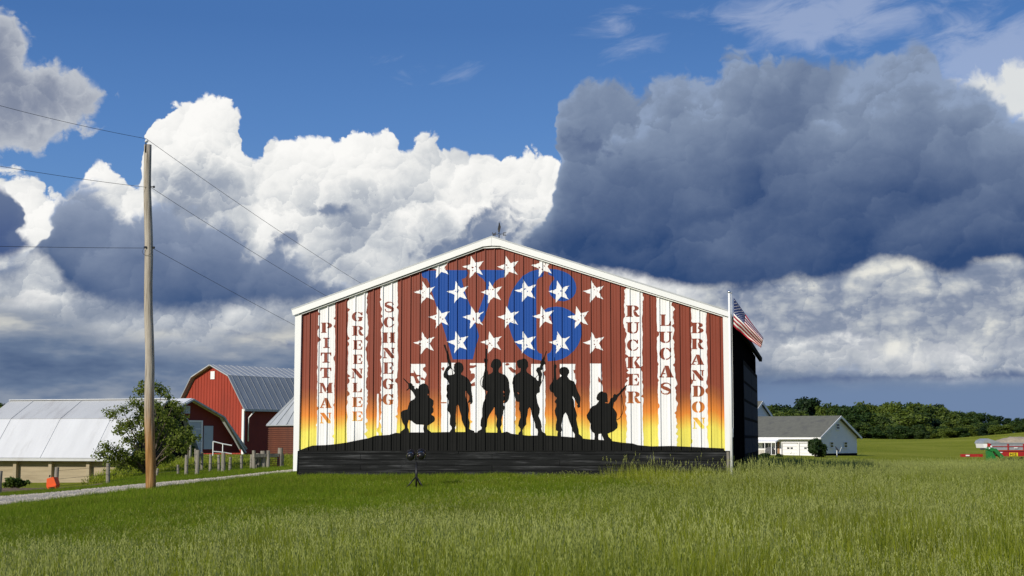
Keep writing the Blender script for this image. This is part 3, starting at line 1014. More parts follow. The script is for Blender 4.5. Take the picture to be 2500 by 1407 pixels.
STEM = [(0, 0), (0.5, 0), (0.5, 0.06), (0.43, 0.10), (0.43, 0.90), (0.5, 0.94), (0.5, 1), (0, 1), (0, 0.94), (0.09, 0.90), (0.09, 0.10), (0, 0.06)]
SCURVE = stroke([(.90, .70), (.85, .86), (.62, .96), (.36, .95), (.16, .82), (.16, .66), (.36, .55), (.62, .46), (.84, .34), (.84, .17), (.64, .05), (.36, .04), (.14, .14), (.10, .32)],
                [.10, .09, .09, .13, .22, .27, .29, .29, .27, .22, .12, .09, .09, .10])
GLYPH = {
    'P': [STEM, ring(.54, .72, .46, .28, .12, .20, 90, -90)],
    'I': [[(0, 0), (1, 0), (1, .08), (.74, .12), (.74, .88), (1, .92), (1, 1), (0, 1), (0, .92), (.26, .88), (.26, .12), (0, .08)]],
    'T': [[(0, 1), (1, 1), (1, .66), (.92, .68), (.85, .87), (.67, .9), (.67, .12), (.84, .08), (.84, 0), (.16, 0), (.16, .08), (.33, .12), (.33, .9), (.15, .87), (.08, .68), (0, .66)]],
    'M': [[(0, 1), (.30, 1), (.52, .42), (.52, .22), (.45, .02), (.19, .72), (.19, .1), (.27, .06), (.27, 0), (0, 0), (0, .06), (.08, .1), (.08, .9), (0, .94)],
          [(.56, .42), (.74, 1), (1, 1), (1, .94), (.94, .9), (.94, .1), (1, .06), (1, 0), (.56, 0), (.56, .06), (.63, .1)]],
    'A': [[(.36, 1), (.64, 1), (.95, .1), (1, .08), (1, 0), (.48, 0), (.48, .08), (.55, .10), (.50, .32)],
          [(.36, .92), (.06, .1), (0, .08), (0, 0), (.33, 0), (.33, .08), (.19, .1), (.25, .28), (.44, .28), (.42, .37), (.29, .37), (.40, .70)]],
    'N': [[(0, 1), (.37, 1), (.94, .24), (.94, 0), (.70, 0), (.08, .87)],
          [(.10, .74), (.21, .60), (.21, .1), (.34, .07), (.34, 0), (0, 0), (0, .07), (.10, .1)],
          [(.66, 1), (1, 1), (1, .93), (.92, .9), (.92, .38), (.80, .54), (.80, .9), (.66, .93)]],
    'G': [ring(.48, .5, .48, .5, .14, .40, 95, 265), stroke([(.55, .96), (.74, .90), (.86, .78), (.92, .66)], [.09, .12, .14, .10]), [(.86, .98), (.97, .98), (.97, .64), (.90, .64)],
          [(.54, .48), (1, .48), (1, .40), (.94, .38), (.94, .10), (.78, .02), (.54, 0), (.54, .10), (.64, .13), (.64, .38), (.54, .40)]],
    'R': [STEM, ring(.54, .75, .40, .25, .10, .17, 90, -90), [(.54, .50), (.72, .48), (.90, .16), (1, .12), (1, 0), (.76, 0), (.60, .14), (.54, .42)]],
    'E': [STEM, [(.54, 1), (.96, 1), (1, .66), (.93, .66), (.80, .91), (.54, .92)], [(.56, .50), (.82, .68), (.82, .32)], [(.54, 0), (.96, 0), (1, .34), (.93, .34), (.80, .09), (.54, .08)]],
    'L': [STEM, [(.54, 0), (.98, 0), (1, .40), (.92, .40), (.78, .10), (.54, .08)]],
    'S': [SCURVE],
    'C': [ring(.48, .5, .48, .5, .14, .40, 95, 265), stroke([(.55, .96), (.74, .90), (.86, .78), (.93, .64)], [.09, .12, .14, .10]), [(.87, .98), (.98, .98), (.98, .62), (.91, .62)],
          stroke([(.55, .04), (.74, .08), (.88, .18), (.98, .34)], [.09, .10, .10, .08])],
    'H': [[(0, 0), (.43, 0), (.43, .06), (.38, .1), (.38, .9), (.43, .94), (.43, 1), (0, 1), (0, .94), (.07, .9), (.07, .1), (0, .06)],
          [(.57, 0), (1, 0), (1, .06), (.93, .1), (.93, .9), (1, .94), (1, 1), (.57, 1), (.57, .94), (.62, .9), (.62, .56), (.50, .53), (.50, .45), (.62, .45), (.62, .1), (.57, .06)]],
    'U': [[(0, 1), (.48, 1), (.48, .93), (.40, .9), (.40, .22), (.50, .10), (.50, 0), (.30, .03), (.10, .17), (.10, .9), (0, .93)],
          [(.62, 1), (1, 1), (1, .93), (.91, .9), (.91, .30), (.80, .08), (.56, 0), (.56, .10), (.70, .15), (.78, .30), (.78, .9), (.62, .93)]],
    'K': [STEM, [(.53, .52), (.76, .9), (.66, .93), (.66, 1), (1, 1), (1, .93), (.90, .9), (.68, .60), (.97, .1), (1, .06), (1, 0), (.60, 0), (.60, .06), (.66, .1), (.53, .42)]],
    'B': [STEM, ring(.54, .76, .40, .24, .10, .15, 90, -90), ring(.54, .26, .46, .26, .12, .16, 90, -90)],
    'D': [STEM, ring(.54, .5, .46, .5, .12, .38, 90, -90)],
    'O': [ring(.47, .5, .47, .5, .14, .40, 93, 267), ring(.53, .5, .47, .5, .14, .40, 87, -87)],
}
LET = [('P', 784, 788, 811, 813), ('I', 789, 825, 805, 850), ('T', 783, 861, 809, 886), ('T', 782, 898, 809, 923), ('M', 779.5, 935, 812, 960), ('A', 781, 972, 810, 996.5), ('N', 781, 1008, 809, 1034),
       ('G', 859, 762, 886, 785), ('R', 860, 796, 888, 820), ('E', 862, 831, 885, 854), ('E', 862, 866, 885, 889), ('N', 858, 900, 886, 924), ('L', 861, 935, 884, 958), ('E', 860, 970, 885.5, 994), ('E', 860, 1005, 885.5, 1028),
       ('S', 938, 737, 963, 763), ('C', 936.5, 774, 962.5, 800), ('H', 934, 812, 965, 837.5), ('N', 935, 849.5, 964, 875), ('E', 936, 885, 961, 913), ('G', 934, 924, 961, 951), ('G', 934, 962, 961, 989),
       ('R', 1528.5, 746, 1561.5, 774), ('U', 1528.5, 787, 1561, 815), ('C', 1530.5, 829, 1558.5, 857), ('K', 1530, 871, 1564.5, 899.5), ('E', 1533, 913, 1560.5, 941.5), ('R', 1531, 956, 1564, 985),
       ('L', 1612, 768, 1638.6, 796), ('U', 1608, 810, 1641, 838), ('C', 1610, 849, 1639, 879), ('A', 1609.5, 893, 1644.7, 922), ('S', 1612, 934.5, 1640, 963.5),
       ('B', 1687.7, 788, 1717.8, 814), ('R', 1687.7, 827, 1717.5, 853), ('A', 1687, 866, 1719, 891), ('N', 1689, 904, 1719, 930), ('D', 1691, 942, 1720, 969), ('O', 1689, 980, 1720.7, 1008), ('N', 1691, 1020, 1721.5, 1047)]
for ch, x0, y0, x1, y1 in LET:
    decal('painted_letter', [[(x0 + a * (x1 - x0), y1 - b * (y1 - y0)) for a, b in pl] for pl in GLYPH[ch]], M['mural'], 0.0036)

# soldiers in silhouette
z1 = lambda p: zp(p, 960, 840, 5.863)
z2 = lambda p: zp(p, 1150, 840, 5.863)
z3 = lambda p: zp(p, 1320, 840, 5.4117)
SOL1 = [(100, 1285), (105, 1258), (160, 1215), (165, 1190), (160, 1165), (130, 1120), (118, 1050), (116, 980), (130, 955), (205, 935), (215, 890), (235, 840), (260, 810), (300, 790), (315, 765), (312, 748), (285, 695), (250, 655), (230, 640),
        (195, 670), (190, 658), (218, 632), (215, 578), (143, 500), (150, 490), (224, 562), (262, 562), (275, 590), (308, 610), (300, 630), (318, 650), (335, 625), (352, 638), (365, 640), (370, 610), (390, 583), (430, 565), (460, 568), (490, 590),
        (505, 610), (508, 650), (518, 680), (515, 715), (492, 715), (490, 730), (512, 738), (520, 765), (560, 795), (577, 810), (577, 860), (563, 900), (577, 930), (575, 975), (545, 1005), (555, 1018), (590, 1040), (597, 1075), (590, 1105),
        (540, 1140), (497, 1168), (487, 1195), (500, 1225), (540, 1260), (545, 1290), (445, 1290), (430, 1210), (440, 1157), (330, 1152), (295, 1130), (265, 1103), (222, 1088), (205, 1150), (205, 1195), (230, 1240), (235, 1290)]
SOL2 = [(720, 15), (745, 8), (762, 65), (795, 145), (808, 215), (835, 280), (832, 300), (838, 345), (858, 365), (872, 382), (868, 330), (875, 300), (900, 270), (945, 260), (985, 280), (1000, 310), (1007, 350), (1003, 375), (985, 408), (970, 415),
        (975, 440), (1010, 455), (1060, 485), (1090, 520), (1110, 560), (1120, 580), (1118, 660), (1128, 720), (1135, 790), (1138, 830), (1120, 862), (1092, 860), (1110, 845), (1090, 835), (1078, 845), (1068, 838), (1090, 790), (1092, 745),
        (1065, 710), (1045, 670), (1033, 680), (1035, 740), (1055, 800), (1075, 870), (1085, 950), (1075, 1000), (1075, 1060), (1095, 1120), (1090, 1180), (1085, 1215), (1110, 1230), (1160, 1245), (1165, 1290), (1035, 1290), (1030, 1200),
        (1005, 1150), (980, 1090), (975, 1030), (950, 950), (940, 890), (922, 865), (908, 890), (905, 960), (898, 1030), (895, 1100), (905, 1140), (885, 1200), (890, 1290), (808, 1290), (810, 1255), (840, 1215), (835, 1185), (810, 1150), (812, 1070),
        (820, 1030), (805, 985), (775, 950), (777, 910), (795, 840), (790, 800), (758, 745), (778, 700), (765, 655), (772, 590), (800, 575), (785, 530), (760, 500), (725, 480), (718, 440), (730, 405), (755, 350), (800, 310), (775, 220), (768, 150), (742, 75)]
SOL3 = [(217, 70), (230, 70), (232, 210), (240, 225), (235, 260), (230, 290), (230, 370), (242, 400), (245, 440), (290, 420), (310, 400), (312, 350), (280, 325), (285, 290), (298, 255), (325, 220), (370, 212), (410, 225), (430, 255), (437, 310), (425, 322),
        (400, 350), (392, 385), (400, 410), (440, 425), (490, 445), (525, 490), (545, 545), (548, 620), (560, 680), (548, 735), (540, 790), (520, 825), (495, 847), (465, 850), (470, 880), (487, 895), (485, 925), (462, 965), (460, 1000), (445, 1040),
        (435, 1090), (440, 1150), (420, 1195), (430, 1235), (440, 1290), (372, 1290), (378, 1215), (358, 1170), (362, 1130), (372, 1075), (350, 1000), (345, 915), (333, 905), (315, 935), (265, 1010), (235, 1075), (225, 1180), (205, 1210), (210, 1290),
        (86, 1290), (95, 1250), (150, 1220), (155, 1195), (135, 1170), (140, 1090), (160, 1040), (160, 930), (175, 840), (205, 785), (220, 720), (238, 680), (180, 650), (160, 610), (160, 550), (175, 470), (185, 410), (200, 380), (205, 320), (205, 270), (185, 250), (188, 205), (213, 215)]
SOL4 = [(655, 245), (690, 225), (735, 218), (760, 205), (795, 225), (815, 260), (818, 325), (800, 345), (790, 375), (800, 405), (860, 445), (920, 485), (960, 435), (938, 395), (930, 380), (945, 340), (985, 330), (995, 290), (990, 265), (1015, 225),
        (1030, 210), (1045, 185), (1076, 100), (1085, 106), (1057, 185), (1060, 205), (1050, 235), (1072, 285), (1045, 295), (1028, 325), (1028, 370), (998, 380), (1020, 420), (1022, 445), (1005, 490), (1008, 560), (985, 620), (985, 690), (945, 710),
        (935, 735), (950, 840), (985, 930), (980, 985), (965, 1030), (1000, 1110), (1012, 1185), (1005, 1215), (1025, 1260), (1070, 1285), (1075, 1330), (948, 1330), (958, 1260), (950, 1220), (922, 1205), (915, 1140), (870, 1010), (855, 930), (835, 905),
        (815, 935), (805, 1020), (790, 1070), (790, 1150), (755, 1195), (740, 1235), (748, 1330), (672, 1330), (680, 1275), (708, 1245), (705, 1210), (675, 1170), (685, 1110), (710, 1050), (705, 980), (685, 935), (690, 890), (690, 830), (650, 825),
        (630, 770), (610, 680), (600, 590), (590, 560), (605, 490), (630, 445), (700, 405), (710, 380), (712, 345), (680, 345), (662, 310)]
SOL5 = [(180, 175), (186, 175), (191, 262), (210, 285), (208, 310), (200, 330), (205, 440), (212, 480), (250, 440), (270, 432), (282, 415), (262, 405), (245, 370), (248, 335), (275, 310), (315, 302), (350, 312), (375, 345), (378, 380), (362, 405),
        (352, 430), (385, 475), (440, 495), (460, 540), (485, 620), (520, 690), (528, 720), (520, 790), (522, 835), (490, 845), (480, 815), (490, 800), (470, 770), (445, 720), (420, 685), (415, 700), (440, 750), (445, 830), (470, 900), (480, 945), (470, 990),
        (485, 1080), (500, 1130), (505, 1190), (550, 1225), (562, 1265), (452, 1265), (450, 1190), (420, 1150), (415, 1110), (380, 1030), (355, 950), (330, 905), (305, 935), (290, 1000), (275, 1080), (288, 1140), (268, 1165), (278, 1250), (218, 1250), (222, 1180),
        (230, 1155), (200, 1140), (200, 1070), (213, 1000), (205, 960), (190, 920), (185, 880), (205, 830), (205, 790), (183, 765), (215, 715), (180, 685), (170, 645), (130, 630), (115, 590), (118, 550), (140, 520), (165, 490), (172, 440), (172, 290), (179, 265)]
SOL6 = [(735, 715), (750, 670), (770, 645), (808, 622), (825, 638), (865, 642), (880, 670), (885, 755), (888, 772), (850, 770), (850, 780), (900, 785), (915, 755), (925, 720), (955, 705), (958, 680), (980, 658), (1000, 672), (1035, 650), (1075, 595), (1138, 538),
        (1142, 546), (1110, 600), (1060, 655), (1020, 700), (1005, 735), (980, 765), (968, 770), (955, 840), (1000, 900), (1008, 930), (1000, 1010), (1018, 1060), (1012, 1110), (960, 1155), (885, 1185), (895, 1225), (940, 1265), (950, 1300), (850, 1300), (820, 1230),
        (800, 1185), (765, 1190), (760, 1240), (770, 1295), (702, 1295), (715, 1225), (712, 1185), (675, 1155), (658, 1110), (660, 1060), (640, 1020), (612, 980), (607, 940), (640, 890), (650, 860), (680, 825), (730, 805), (760, 770), (770, 750), (745, 742)]
SL3 = stroke([(178, 455), (145, 500), (132, 545), (140, 590), (168, 625)], 7)
SL4 = stroke([(1030, 375), (1042, 430), (1040, 490), (1022, 530), (1005, 560)], 7)
SL6 = stroke([(1060, 660), (1076, 700), (1080, 770), (1093, 840), (1080, 920), (1045, 980), (1003, 1005)], 7)
for polys in ([z1(SOL1)], [z1(SOL2)], [z2(SOL3), z2(SL3)], [z2(SOL4), z2(SL4)], [z3(SOL5)], [z3(SOL6), z3(SL6)]):
    decal('painted_soldier', polys, M['black_paint'], 0.0052)
# gaps seen through the figures
for pl in (z1([(782, 440), (780, 395), (818, 352), (838, 368), (845, 440), (812, 447)]), z1([(845, 355), (880, 412), (876, 428), (858, 438)]), z2([(930, 492), (957, 447), (968, 462), (964, 528), (948, 522)]), z3([(260, 411), (277, 411), (277, 428), (258, 428)])):
    decal('painted_gap', [pl], M['white_paint'], 0.0070)
for pl in (z2([(458, 680), (470, 672), (486, 690), (482, 706), (466, 700)]), z2([(470, 742), (478, 735), (488, 744), (480, 754)]), z2([(468, 822), (480, 808), (488, 814), (478, 838), (466, 840)]), z2([(663, 697), (674, 692), (688, 712), (680, 722)])):
    decal('painted_gap', [pl], M['mural'], 0.0070)
decal('painted_hill', [GROUND_SIL + [(1768, 1101), (731, 1101)]], M['black_paint'], 0.0062)

# red showing through the torn tops of the short stripes
for pl in (z1([(250, 415), (295, 415), (292, 368), (312, 405), (335, 440), (385, 445), (405, 460), (385, 470), (355, 462), (340, 480), (360, 510), (385, 545), (365, 570), (325, 560), (305, 500), (290, 465), (250, 460)]),
           z1([(385, 478), (420, 480), (450, 500), (468, 540), (440, 520), (400, 515)]), z1([(688, 350), (715, 330), (730, 335), (735, 360), (715, 390), (700, 370)]), z1([(685, 833), (768, 833), (768, 850), (685, 850)]),
           z1([(1092, 425), (1150, 420), (1172, 435), (1170, 480), (1110, 545), (1086, 540)]), z1([(1112, 575), (1170, 540), (1178, 600), (1115, 607)]), z1([(1092, 305), (1150, 308), (1185, 300), (1200, 320), (1150, 345), (1092, 350)]),
           z2([(510, 270), (545, 280), (550, 300), (510, 312), (488, 300)]), z2([(530, 340), (575, 330), (610, 360), (640, 375), (636, 412), (600, 415), (570, 390)]), z3([(762, 430), (790, 465), (800, 480), (770, 515), (758, 480)]),
           z3([(430, 345), (470, 340), (470, 400), (440, 385)])):
    decal('torn_paint_patch', [pl], M['mural'], 0.0030)

# trims
def trim(name, px, y0, y1, mat=None):
    q = [wall(*p) for p in px]
    MB().prism([(u, y0, w) for u, w in q], (0, y1 - y0, 0)).build(name, mat or M['white_trim'], barn)
trim('rake_trim', [(715.7, 758.6), (1202.7, 581), (1201.5, 601.5), (1181, 603.5), (736, 765.6), (719, 771.5)], -0.115, -0.045)
trim('rake_trim', [(1203.2, 581), (1783, 763.3), (1782, 775.5), (1767, 771), (1222, 602), (1202, 601.5)], -0.115, -0.045)
trim('rake_flashing', [(738, 766), (1181.5, 604.4), (1201.5, 602.4), (1221.5, 602.8), (1766, 771.6), (1766, 774.5), (1221.5, 606), (1181.5, 607.5), (738, 769)], -0.07, -0.034)
trim('corner_trim', [(722.5, 771), (738, 767), (731.5, 1100.5), (728.5, 1101.5), (726.5, 1150), (717.5, 1150)], -0.06, 0.13)
trim('corner_trim', [(1765, 772), (1780, 776), (1783, 1101), (1770.5, 1101)], -0.06, 0.13)
# wainscot boards
waist = MB()
u0w, u1w = wall(729, 1120)[0], wall(1780, 1120)[0]
waist.box(u0w, u1w, -0.012, 0.018, 0.0, ZB - 0.004)
waist = waist.build('wainscot', M['black_wood'], barn)
rows = [(1101.8, 1108.5), (1109, 1122.3), (1122.8, 1136), (1136.5, 1149.2), (1149.7, 1162.5)]
joints = [[1120, 1400], [881, 1202, 1534], [1041, 1367, 1650], [881, 1202, 1534], [1000, 1300, 1600]]
g = random.Random(2)
for (ya, yb), js in zip(rows, joints):
    xs = [730] + js + [1779]
    zt, zb_ = wall(1250, ya)[1], wall(1250, yb)[1]
    for a, b in zip(xs[:-1], xs[1:]):
        ua, ub = wall(a, 1120)[0] + 0.004, wall(b, 1120)[0] - 0.004
        pr = 0.030 + g.uniform(0, 0.010)
        ta, tb = g.uniform(-0.004, 0.004), g.uniform(-0.004, 0.004)
        if zt < 0.05: continue
        mb = MB()
        mb.add([(ua, -pr, max(zb_, 0.0) + 0.002), (ub, -pr, max(zb_, 0.0) + 0.002), (ub, -pr + tb, zt - 0.004), (ua, -pr + ta, zt - 0.004),
                (ua, -0.013, max(zb_, 0.0) + 0.002), (ub, -0.013, max(zb_, 0.0) + 0.002), (ub, -0.013, zt - 0.004), (ua, -0.013, zt - 0.004)],
               [(0, 1, 2, 3), (7, 6, 5, 4), (0, 4, 5, 1), (1, 5, 6, 2), (2, 6, 7, 3), (3, 7, 4, 0)])
        mb.build('plank', M['black_wood'], waist)
trim('drip_edge', [(729, 1100.2), (1780, 1100.2), (1780, 1101.5), (729, 1101.5)], -0.05, -0.0, M['black_paint'])
# corner post at the right of the wainscot
MB().box(UR - 0.05, UR + 0.01, -0.045, 0.10, 0.0, ZB - 0.01).build('corner_post', M['grey_post'], barn)
# side walls, back wall
OV = 0.12
zr_w = roof_z(UR) - 0.10
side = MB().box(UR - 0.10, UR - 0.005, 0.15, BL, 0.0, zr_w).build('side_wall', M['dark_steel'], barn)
y = 0.35
while y < BL - 0.1:
    MB().box(UR - 0.004, UR + 0.022, y, y + 0.03, 0.02, zr_w - 0.02).build('wall_rib', M['dark_steel'], side)
    y += 0.46
MB().box(0.005, 0.10, 0.15, BL, 0.0, roof_z(0) - 0.10).build('side_wall', M['white_trim'], barn)
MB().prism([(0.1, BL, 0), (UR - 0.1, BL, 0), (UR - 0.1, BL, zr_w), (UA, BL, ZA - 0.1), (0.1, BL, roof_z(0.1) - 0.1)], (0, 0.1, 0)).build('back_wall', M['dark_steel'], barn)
# tall multi-pane side door, seen at a glancing angle
def side_hit(x, y):
    p = hit_plane(x, y, BO + WD * UR, WD) - BO
    return p.dot(WB), p.z
d0, d1 = side_hit(1812, 1000)[0], side_hit(1846, 1000)[0]
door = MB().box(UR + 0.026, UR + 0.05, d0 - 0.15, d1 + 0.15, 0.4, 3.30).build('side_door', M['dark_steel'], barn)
for r in range(5):
    zc0 = 0.75 + r * 0.50
    for c in range(2):
        ya = d0 + (d1 - d0) * (0.5 * c) + 0.06
        yb = d0 + (d1 - d0) * (0.5 * c + 0.5) - 0.06
        MB().box(UR + 0.051, UR + 0.058, ya, yb, zc0, zc0 + 0.42).build('pane', M['dark_pane'], door)
# roof slopes
def slope(name, ua, ub, mat):
    za, zb_ = roof_z(ua), roof_z(ub)
    return MB().prism([(ua, -0.113, za + 0.004), (ub, -0.113, zb_ + 0.004), (ub, -0.113, zb_ + 0.035), (ua, -0.113, za + 0.035)], (0, BL + 0.3, 0)).build(name, mat, barn)
slope('roof_slope', UA, -0.14, M['roof_grey'])
zo = roof_z(UR + OV) - 0.10
MB().prism([(UA, -0.113, ZA + 0.004), (UR + 0.05, -0.113, roof_z(UR + 0.05) + 0.004), (UR + 0.05, -0.113, roof_z(UR + 0.05) + 0.035), (UA, -0.113, ZA + 0.035)], (0, BL + 0.3, 0)).build('roof_slope', M['roof_grey'], barn)
ov = MB()
ov.prism([(UR + 0.052, 0.35, roof_z(UR) - 0.10), (UR + OV, 0.35, zo - 0.02), (UR + OV, 0.35, zo + 0.03), (UR + 0.052, 0.35, roof_z(UR) - 0.05)], (0, BL - 0.1, 0))
ov.build('eave', M['dark_steel'], barn)
MB().prism([(UR + OV + 0.002, 0.35, zo - 0.13), (UR + OV + 0.09, 0.35, zo - 0.13), (UR + OV + 0.10, 0.35, zo + 0.0), (UR + OV + 0.002, 0.35, zo + 0.0)], (0, BL - 0.1, 0)).build('gutter', M['dark_steel'], barn)
MB().tube([(UR + 0.08, 0.06, ZB + 0.1), (UR + 0.08, 0.06, zr_w - 0.35), (UR + 0.02, 0.05, zr_w - 0.12)], 0.035, 8).build('downspout', M['dark_steel'], barn, smooth=True)

# weathervane on the ridge
wv = thing('weathervane', 'black metal weathervane with compass letters on the barn ridge', 'weathervane', BO + WD * wall(1211, 583)[0] + WB * 0.35 + Vector((0, 0, ZA - 0.02)), -TH)
s = 34.9 / F
MB().tube([(0, 0, -0.05), (0, 0, 0.42)], 0.011, 8).build('rod', M['black_metal'], wv, smooth=True)
MB().bar((-0.115, 0, 0.155), (0.115, 0, 0.155), 0.012, 0.012).bar((0, -0.115, 0.155), (0, 0.115, 0.155), 0.012, 0.012).build('compass_arms', M['black_metal'], wv)
def flat_letter(strokes, ox, oz, sc, name, parent, mat, th=0.01, w=0.16):
    mb = MB()
    for pl in strokes:
        for a, b in zip(pl[:-1], pl[1:]):
            mb.bar((ox + a[0] * sc, 0, oz + a[1] * sc), (ox + b[0] * sc, 0, oz + b[1] * sc), th, w * sc, up=(0, 1, 0)) if False else \
                mb.prism([(ox + p[0] * sc, -th / 2, oz + p[1] * sc) for p in stroke([a, b], w)], (0, th, 0))
    mb.build(name, mat, parent)
flat_letter([[(0, 1), (.25, 0), (.5, .8), (.75, 0), (1, 1)]], -0.165, 0.115, 0.085, 'letter', wv, M['black_metal'], w=0.2)
flat_letter([[(1, 1), (0, 1), (0, 0), (1, 0)], [(0, .5), (.8, .5)]], 0.105, 0.115, 0.07, 'letter', wv, M['black_metal'], w=0.2)
MB().lathe((0, 0, 0.155), [(0.0, -0.03), (0.024, -0.015), (0.03, 0), (0.024, 0.015), (0.0, 0.03)], 10).build('hub', M['chrome'], wv, smooth=True)
# a slim upright rooster with its tail, edge turned almost to the eye
MB().prism([(-0.02, -0.004, 0.20), (0.015, -0.004, 0.20), (0.03, -0.004, 0.27), (0.045, -0.004, 0.33), (0.03, -0.004, 0.36), (0.02, -0.004, 0.41), (0.0, -0.004, 0.45), (-0.012, -0.004, 0.38), (-0.035, -0.004, 0.28)], (0, 0.008, 0)).build('vane', M['black_metal'], wv)

# ------------------------------------------------------------------ flagpole and flag
FP = base(1786, 32.6)
fp = thing('flagpole', 'slim white flagpole standing at the right corner of the mural barn', 'flagpole', FP)
ft = P(1786, 714, 32.6).z - FP.z
MB().tube([(0, 0, -0.1), (0, 0, ft * 0.5), (0, 0, ft)], [0.034, 0.031, 0.027], 12).build('pole', M['white_pole'], fp, smooth=True)
MB().lathe((0, 0, ft), [(0.0, 0.05), (0.03, 0.03), (0.034, 0.0), (0.027, -0.02)], 12).build('cap', M['chrome'], fp, smooth=True)
MB().bar((0.02, 0, ft - 0.02), (0.055, 0, ft + 0.005), 0.03, 0.04).lathe((0.05, 0, ft - 0.01), [(0.0, 0.03), (0.022, 0.02), (0.022, -0.02), (0.0, -0.03)], 10).build('pulley', M['chrome'], fp)
MB().tube([(0.046, -0.01, ft - 0.03), (0.05, -0.012, ft * 0.6), (0.045, -0.012, 1.1)], 0.004, 5).build('halyard', M['white_trim'], fp)
MB().bar((0.03, -0.02, 1.0), (0.03, -0.02, 1.2), 0.025, 0.03).build('cleat', M['chrome'], fp)

FD = 32.55
def flag_pt(s, h):
    """s along the fly, h down the hoist, both 0..1"""
    tx, ty = 1791 + 73 * s, 727 + 99 * s
    bx = np.interp(s, [0, 0.12, 0.3, 0.55, 1.0], [1791, 1799, 1808, 1826, 1858])
    by = np.interp(s, [0, 0.12, 0.3, 0.55, 1.0], [797, 805, 810, 826, 850])
    fold = math.sin(h * 7.0 + s * 3.2) * s ** 0.7
    hh = h + 0.05 * fold
    x, y = tx + (bx - tx) * hh, ty + (by - ty) * hh
    d = FD + 0.16 * math.sin(h * 6.6 + s * 2.5 + 0.4) * min(1, s * 2.2 + 0.15) - 0.25 * s
    return P(x, y, d)
flag_o = flag_pt(0, 0)
flag = thing('flag', 'red, white and blue starred flag hanging slack from the white flagpole', 'flag', flag_o)
NS, NH = 40, 39
def cloth(name, s0, s1, h0, h1, mat, lift=0.0):
    mb = MB()
    ns, nh = max(2, int(round((s1 - s0) * NS))), max(2, int(round((h1 - h0) * NH)))
    vs_, fs_ = [], []
    for i in range(ns + 1):
        for j in range(nh + 1):
            vs_.append(flag_pt(s0 + (s1 - s0) * i / ns, h0 + (h1 - h0) * j / nh) - flag_o + Vector((0, -lift, 0)))
    for i in range(ns):
        for j in range(nh):
            a = i * (nh + 1) + j
            fs_.append((a, a + 1, a + nh + 2, a + nh + 1))
    mb.add(vs_, fs_)
    o_ = mb.build(name, mat, flag, smooth=True, fix=False)
    so = o_.modifiers.new('thickness', 'SOLIDIFY')
    so.thickness = 0.003
    return o_
for i in range(13):
    cloth('stripe', 0.0 if i >= 7 else 0.4, 1.0, i / 13, (i + 1) / 13, M['flag_red'] if i % 2 == 0 else M['flag_white'])
canton = cloth('canton', 0.0, 0.4, 0.0, 7 / 13, M['flag_blue'])
for r in range(9):
    for c in range(6 if r % 2 == 0 else 5):
        s_ = 0.4 * ((2 * c + (1 if r % 2 == 0 else 2)) / 12)
        h_ = 7 / 13 * ((r + 1) / 10)
        p = []
        for k in range(10):
            a = math.radians(90 + 36 * k)
            q = 0.020 if k % 2 == 0 else 0.009
            p.append(flag_pt(s_ + q * math.cos(a) * 0.62, h_ - q * math.sin(a)) - flag_o + Vector((0, -0.008, 0)))
        p.append(sum(p, Vector()) / 10)
        MB().add(p, [(i, (i + 1) % 10, 10) for i in range(10)]).build('star', M['flag_white'], canton, fix=False)

# ------------------------------------------------------------------ work lights on a tripod
TP = base(1017, 31.0)
tp = thing('work_light', 'black tripod stand with two round spotlights on the lawn before the mural', 'work light', TP)
u = 31.0 / F
hz = lambda y: P(1017, y, 31.0).z - TP.z
MB().tube([(0, 0, hz(1193)), (0, 0, hz(1128))], 0.022, 10).build('mast', M['black_metal'], tp, smooth=True)
for px, py, dyy in ((992, 1194, -0.05), (1036, 1197, -0.12), (1027, 1193, 0.22)):
    x = (px - 1017) * u
    MB().tube([(0, 0, hz(1163)), (x, dyy, 0.0)], 0.014, 8).build('leg', M['black_metal'], tp, smooth=True)
    MB().tube([(0, 0, hz(1188)), (x * 0.75, dyy * 0.75, hz(1188) * 0.4)], 0.006, 6).build('brace', M['black_metal'], tp, smooth=True)
MB().lathe((0, 0, hz(1163)), [(0.0, -0.03), (0.026, -0.03), (0.026, 0.03), (0.0, 0.03)], 10).build('collar', M['black_metal'], tp)
MB().bar(((990 - 1017) * u, 0, hz(1130)), ((1041 - 1017) * u, 0, hz(1129)), 0.022, 0.022).build('crossbar', M['black_metal'], tp)
for px, py, lens in ((1003, 1113, False), (1028, 1111, True)):
    cx_, cz_ = (px - 1017) * u, hz(py)
    mb = MB()
    # can tilted up towards the wall: axis y (away) and up
    ax = Vector((0, 0.86, 0.5)).normalized()
    c0 = Vector((cx_, 0, cz_))
    mb.tube([c0 - ax * 0.10, c0 - ax * 0.085, c0 - ax * 0.03, c0 + ax * 0.06, c0 + ax * 0.10], [0.035, 0.066, 0.082, 0.090, 0.093], 18)
    head = mb.build('lamp_head', M['black_metal'], tp, smooth=True)
    for q in (-0.062, -0.02, 0.03, 0.07):
        rr = np.interp(q, [-0.1, -0.085, -0.03, 0.06, 0.1], [0.035, 0.066, 0.082, 0.090, 0.093])
        MB().tube([c0 + ax * (q - 0.004), c0 + ax * (q + 0.004)], [rr + 0.006] * 2, 18).build('cooling_fin', M['chrome'] if q == -0.02 else M['black_metal'], head)
    if lens:
        MB().lathe((cx_ - 0.055, -0.085, cz_ - 0.015), [(0.0, -0.018), (0.018, 0.0), (0.0, 0.018)], 10).build('indicator', M['lens_red'], head, smooth=True)
    MB().bar((cx_ - 0.10, 0, cz_), (cx_ - 0.10, 0, hz(1129)), 0.012, 0.02).bar((cx_ + 0.10, 0, cz_), (cx_ + 0.10, 0, hz(1129)), 0.012, 0.02).build('yoke', M['black_metal'], tp)
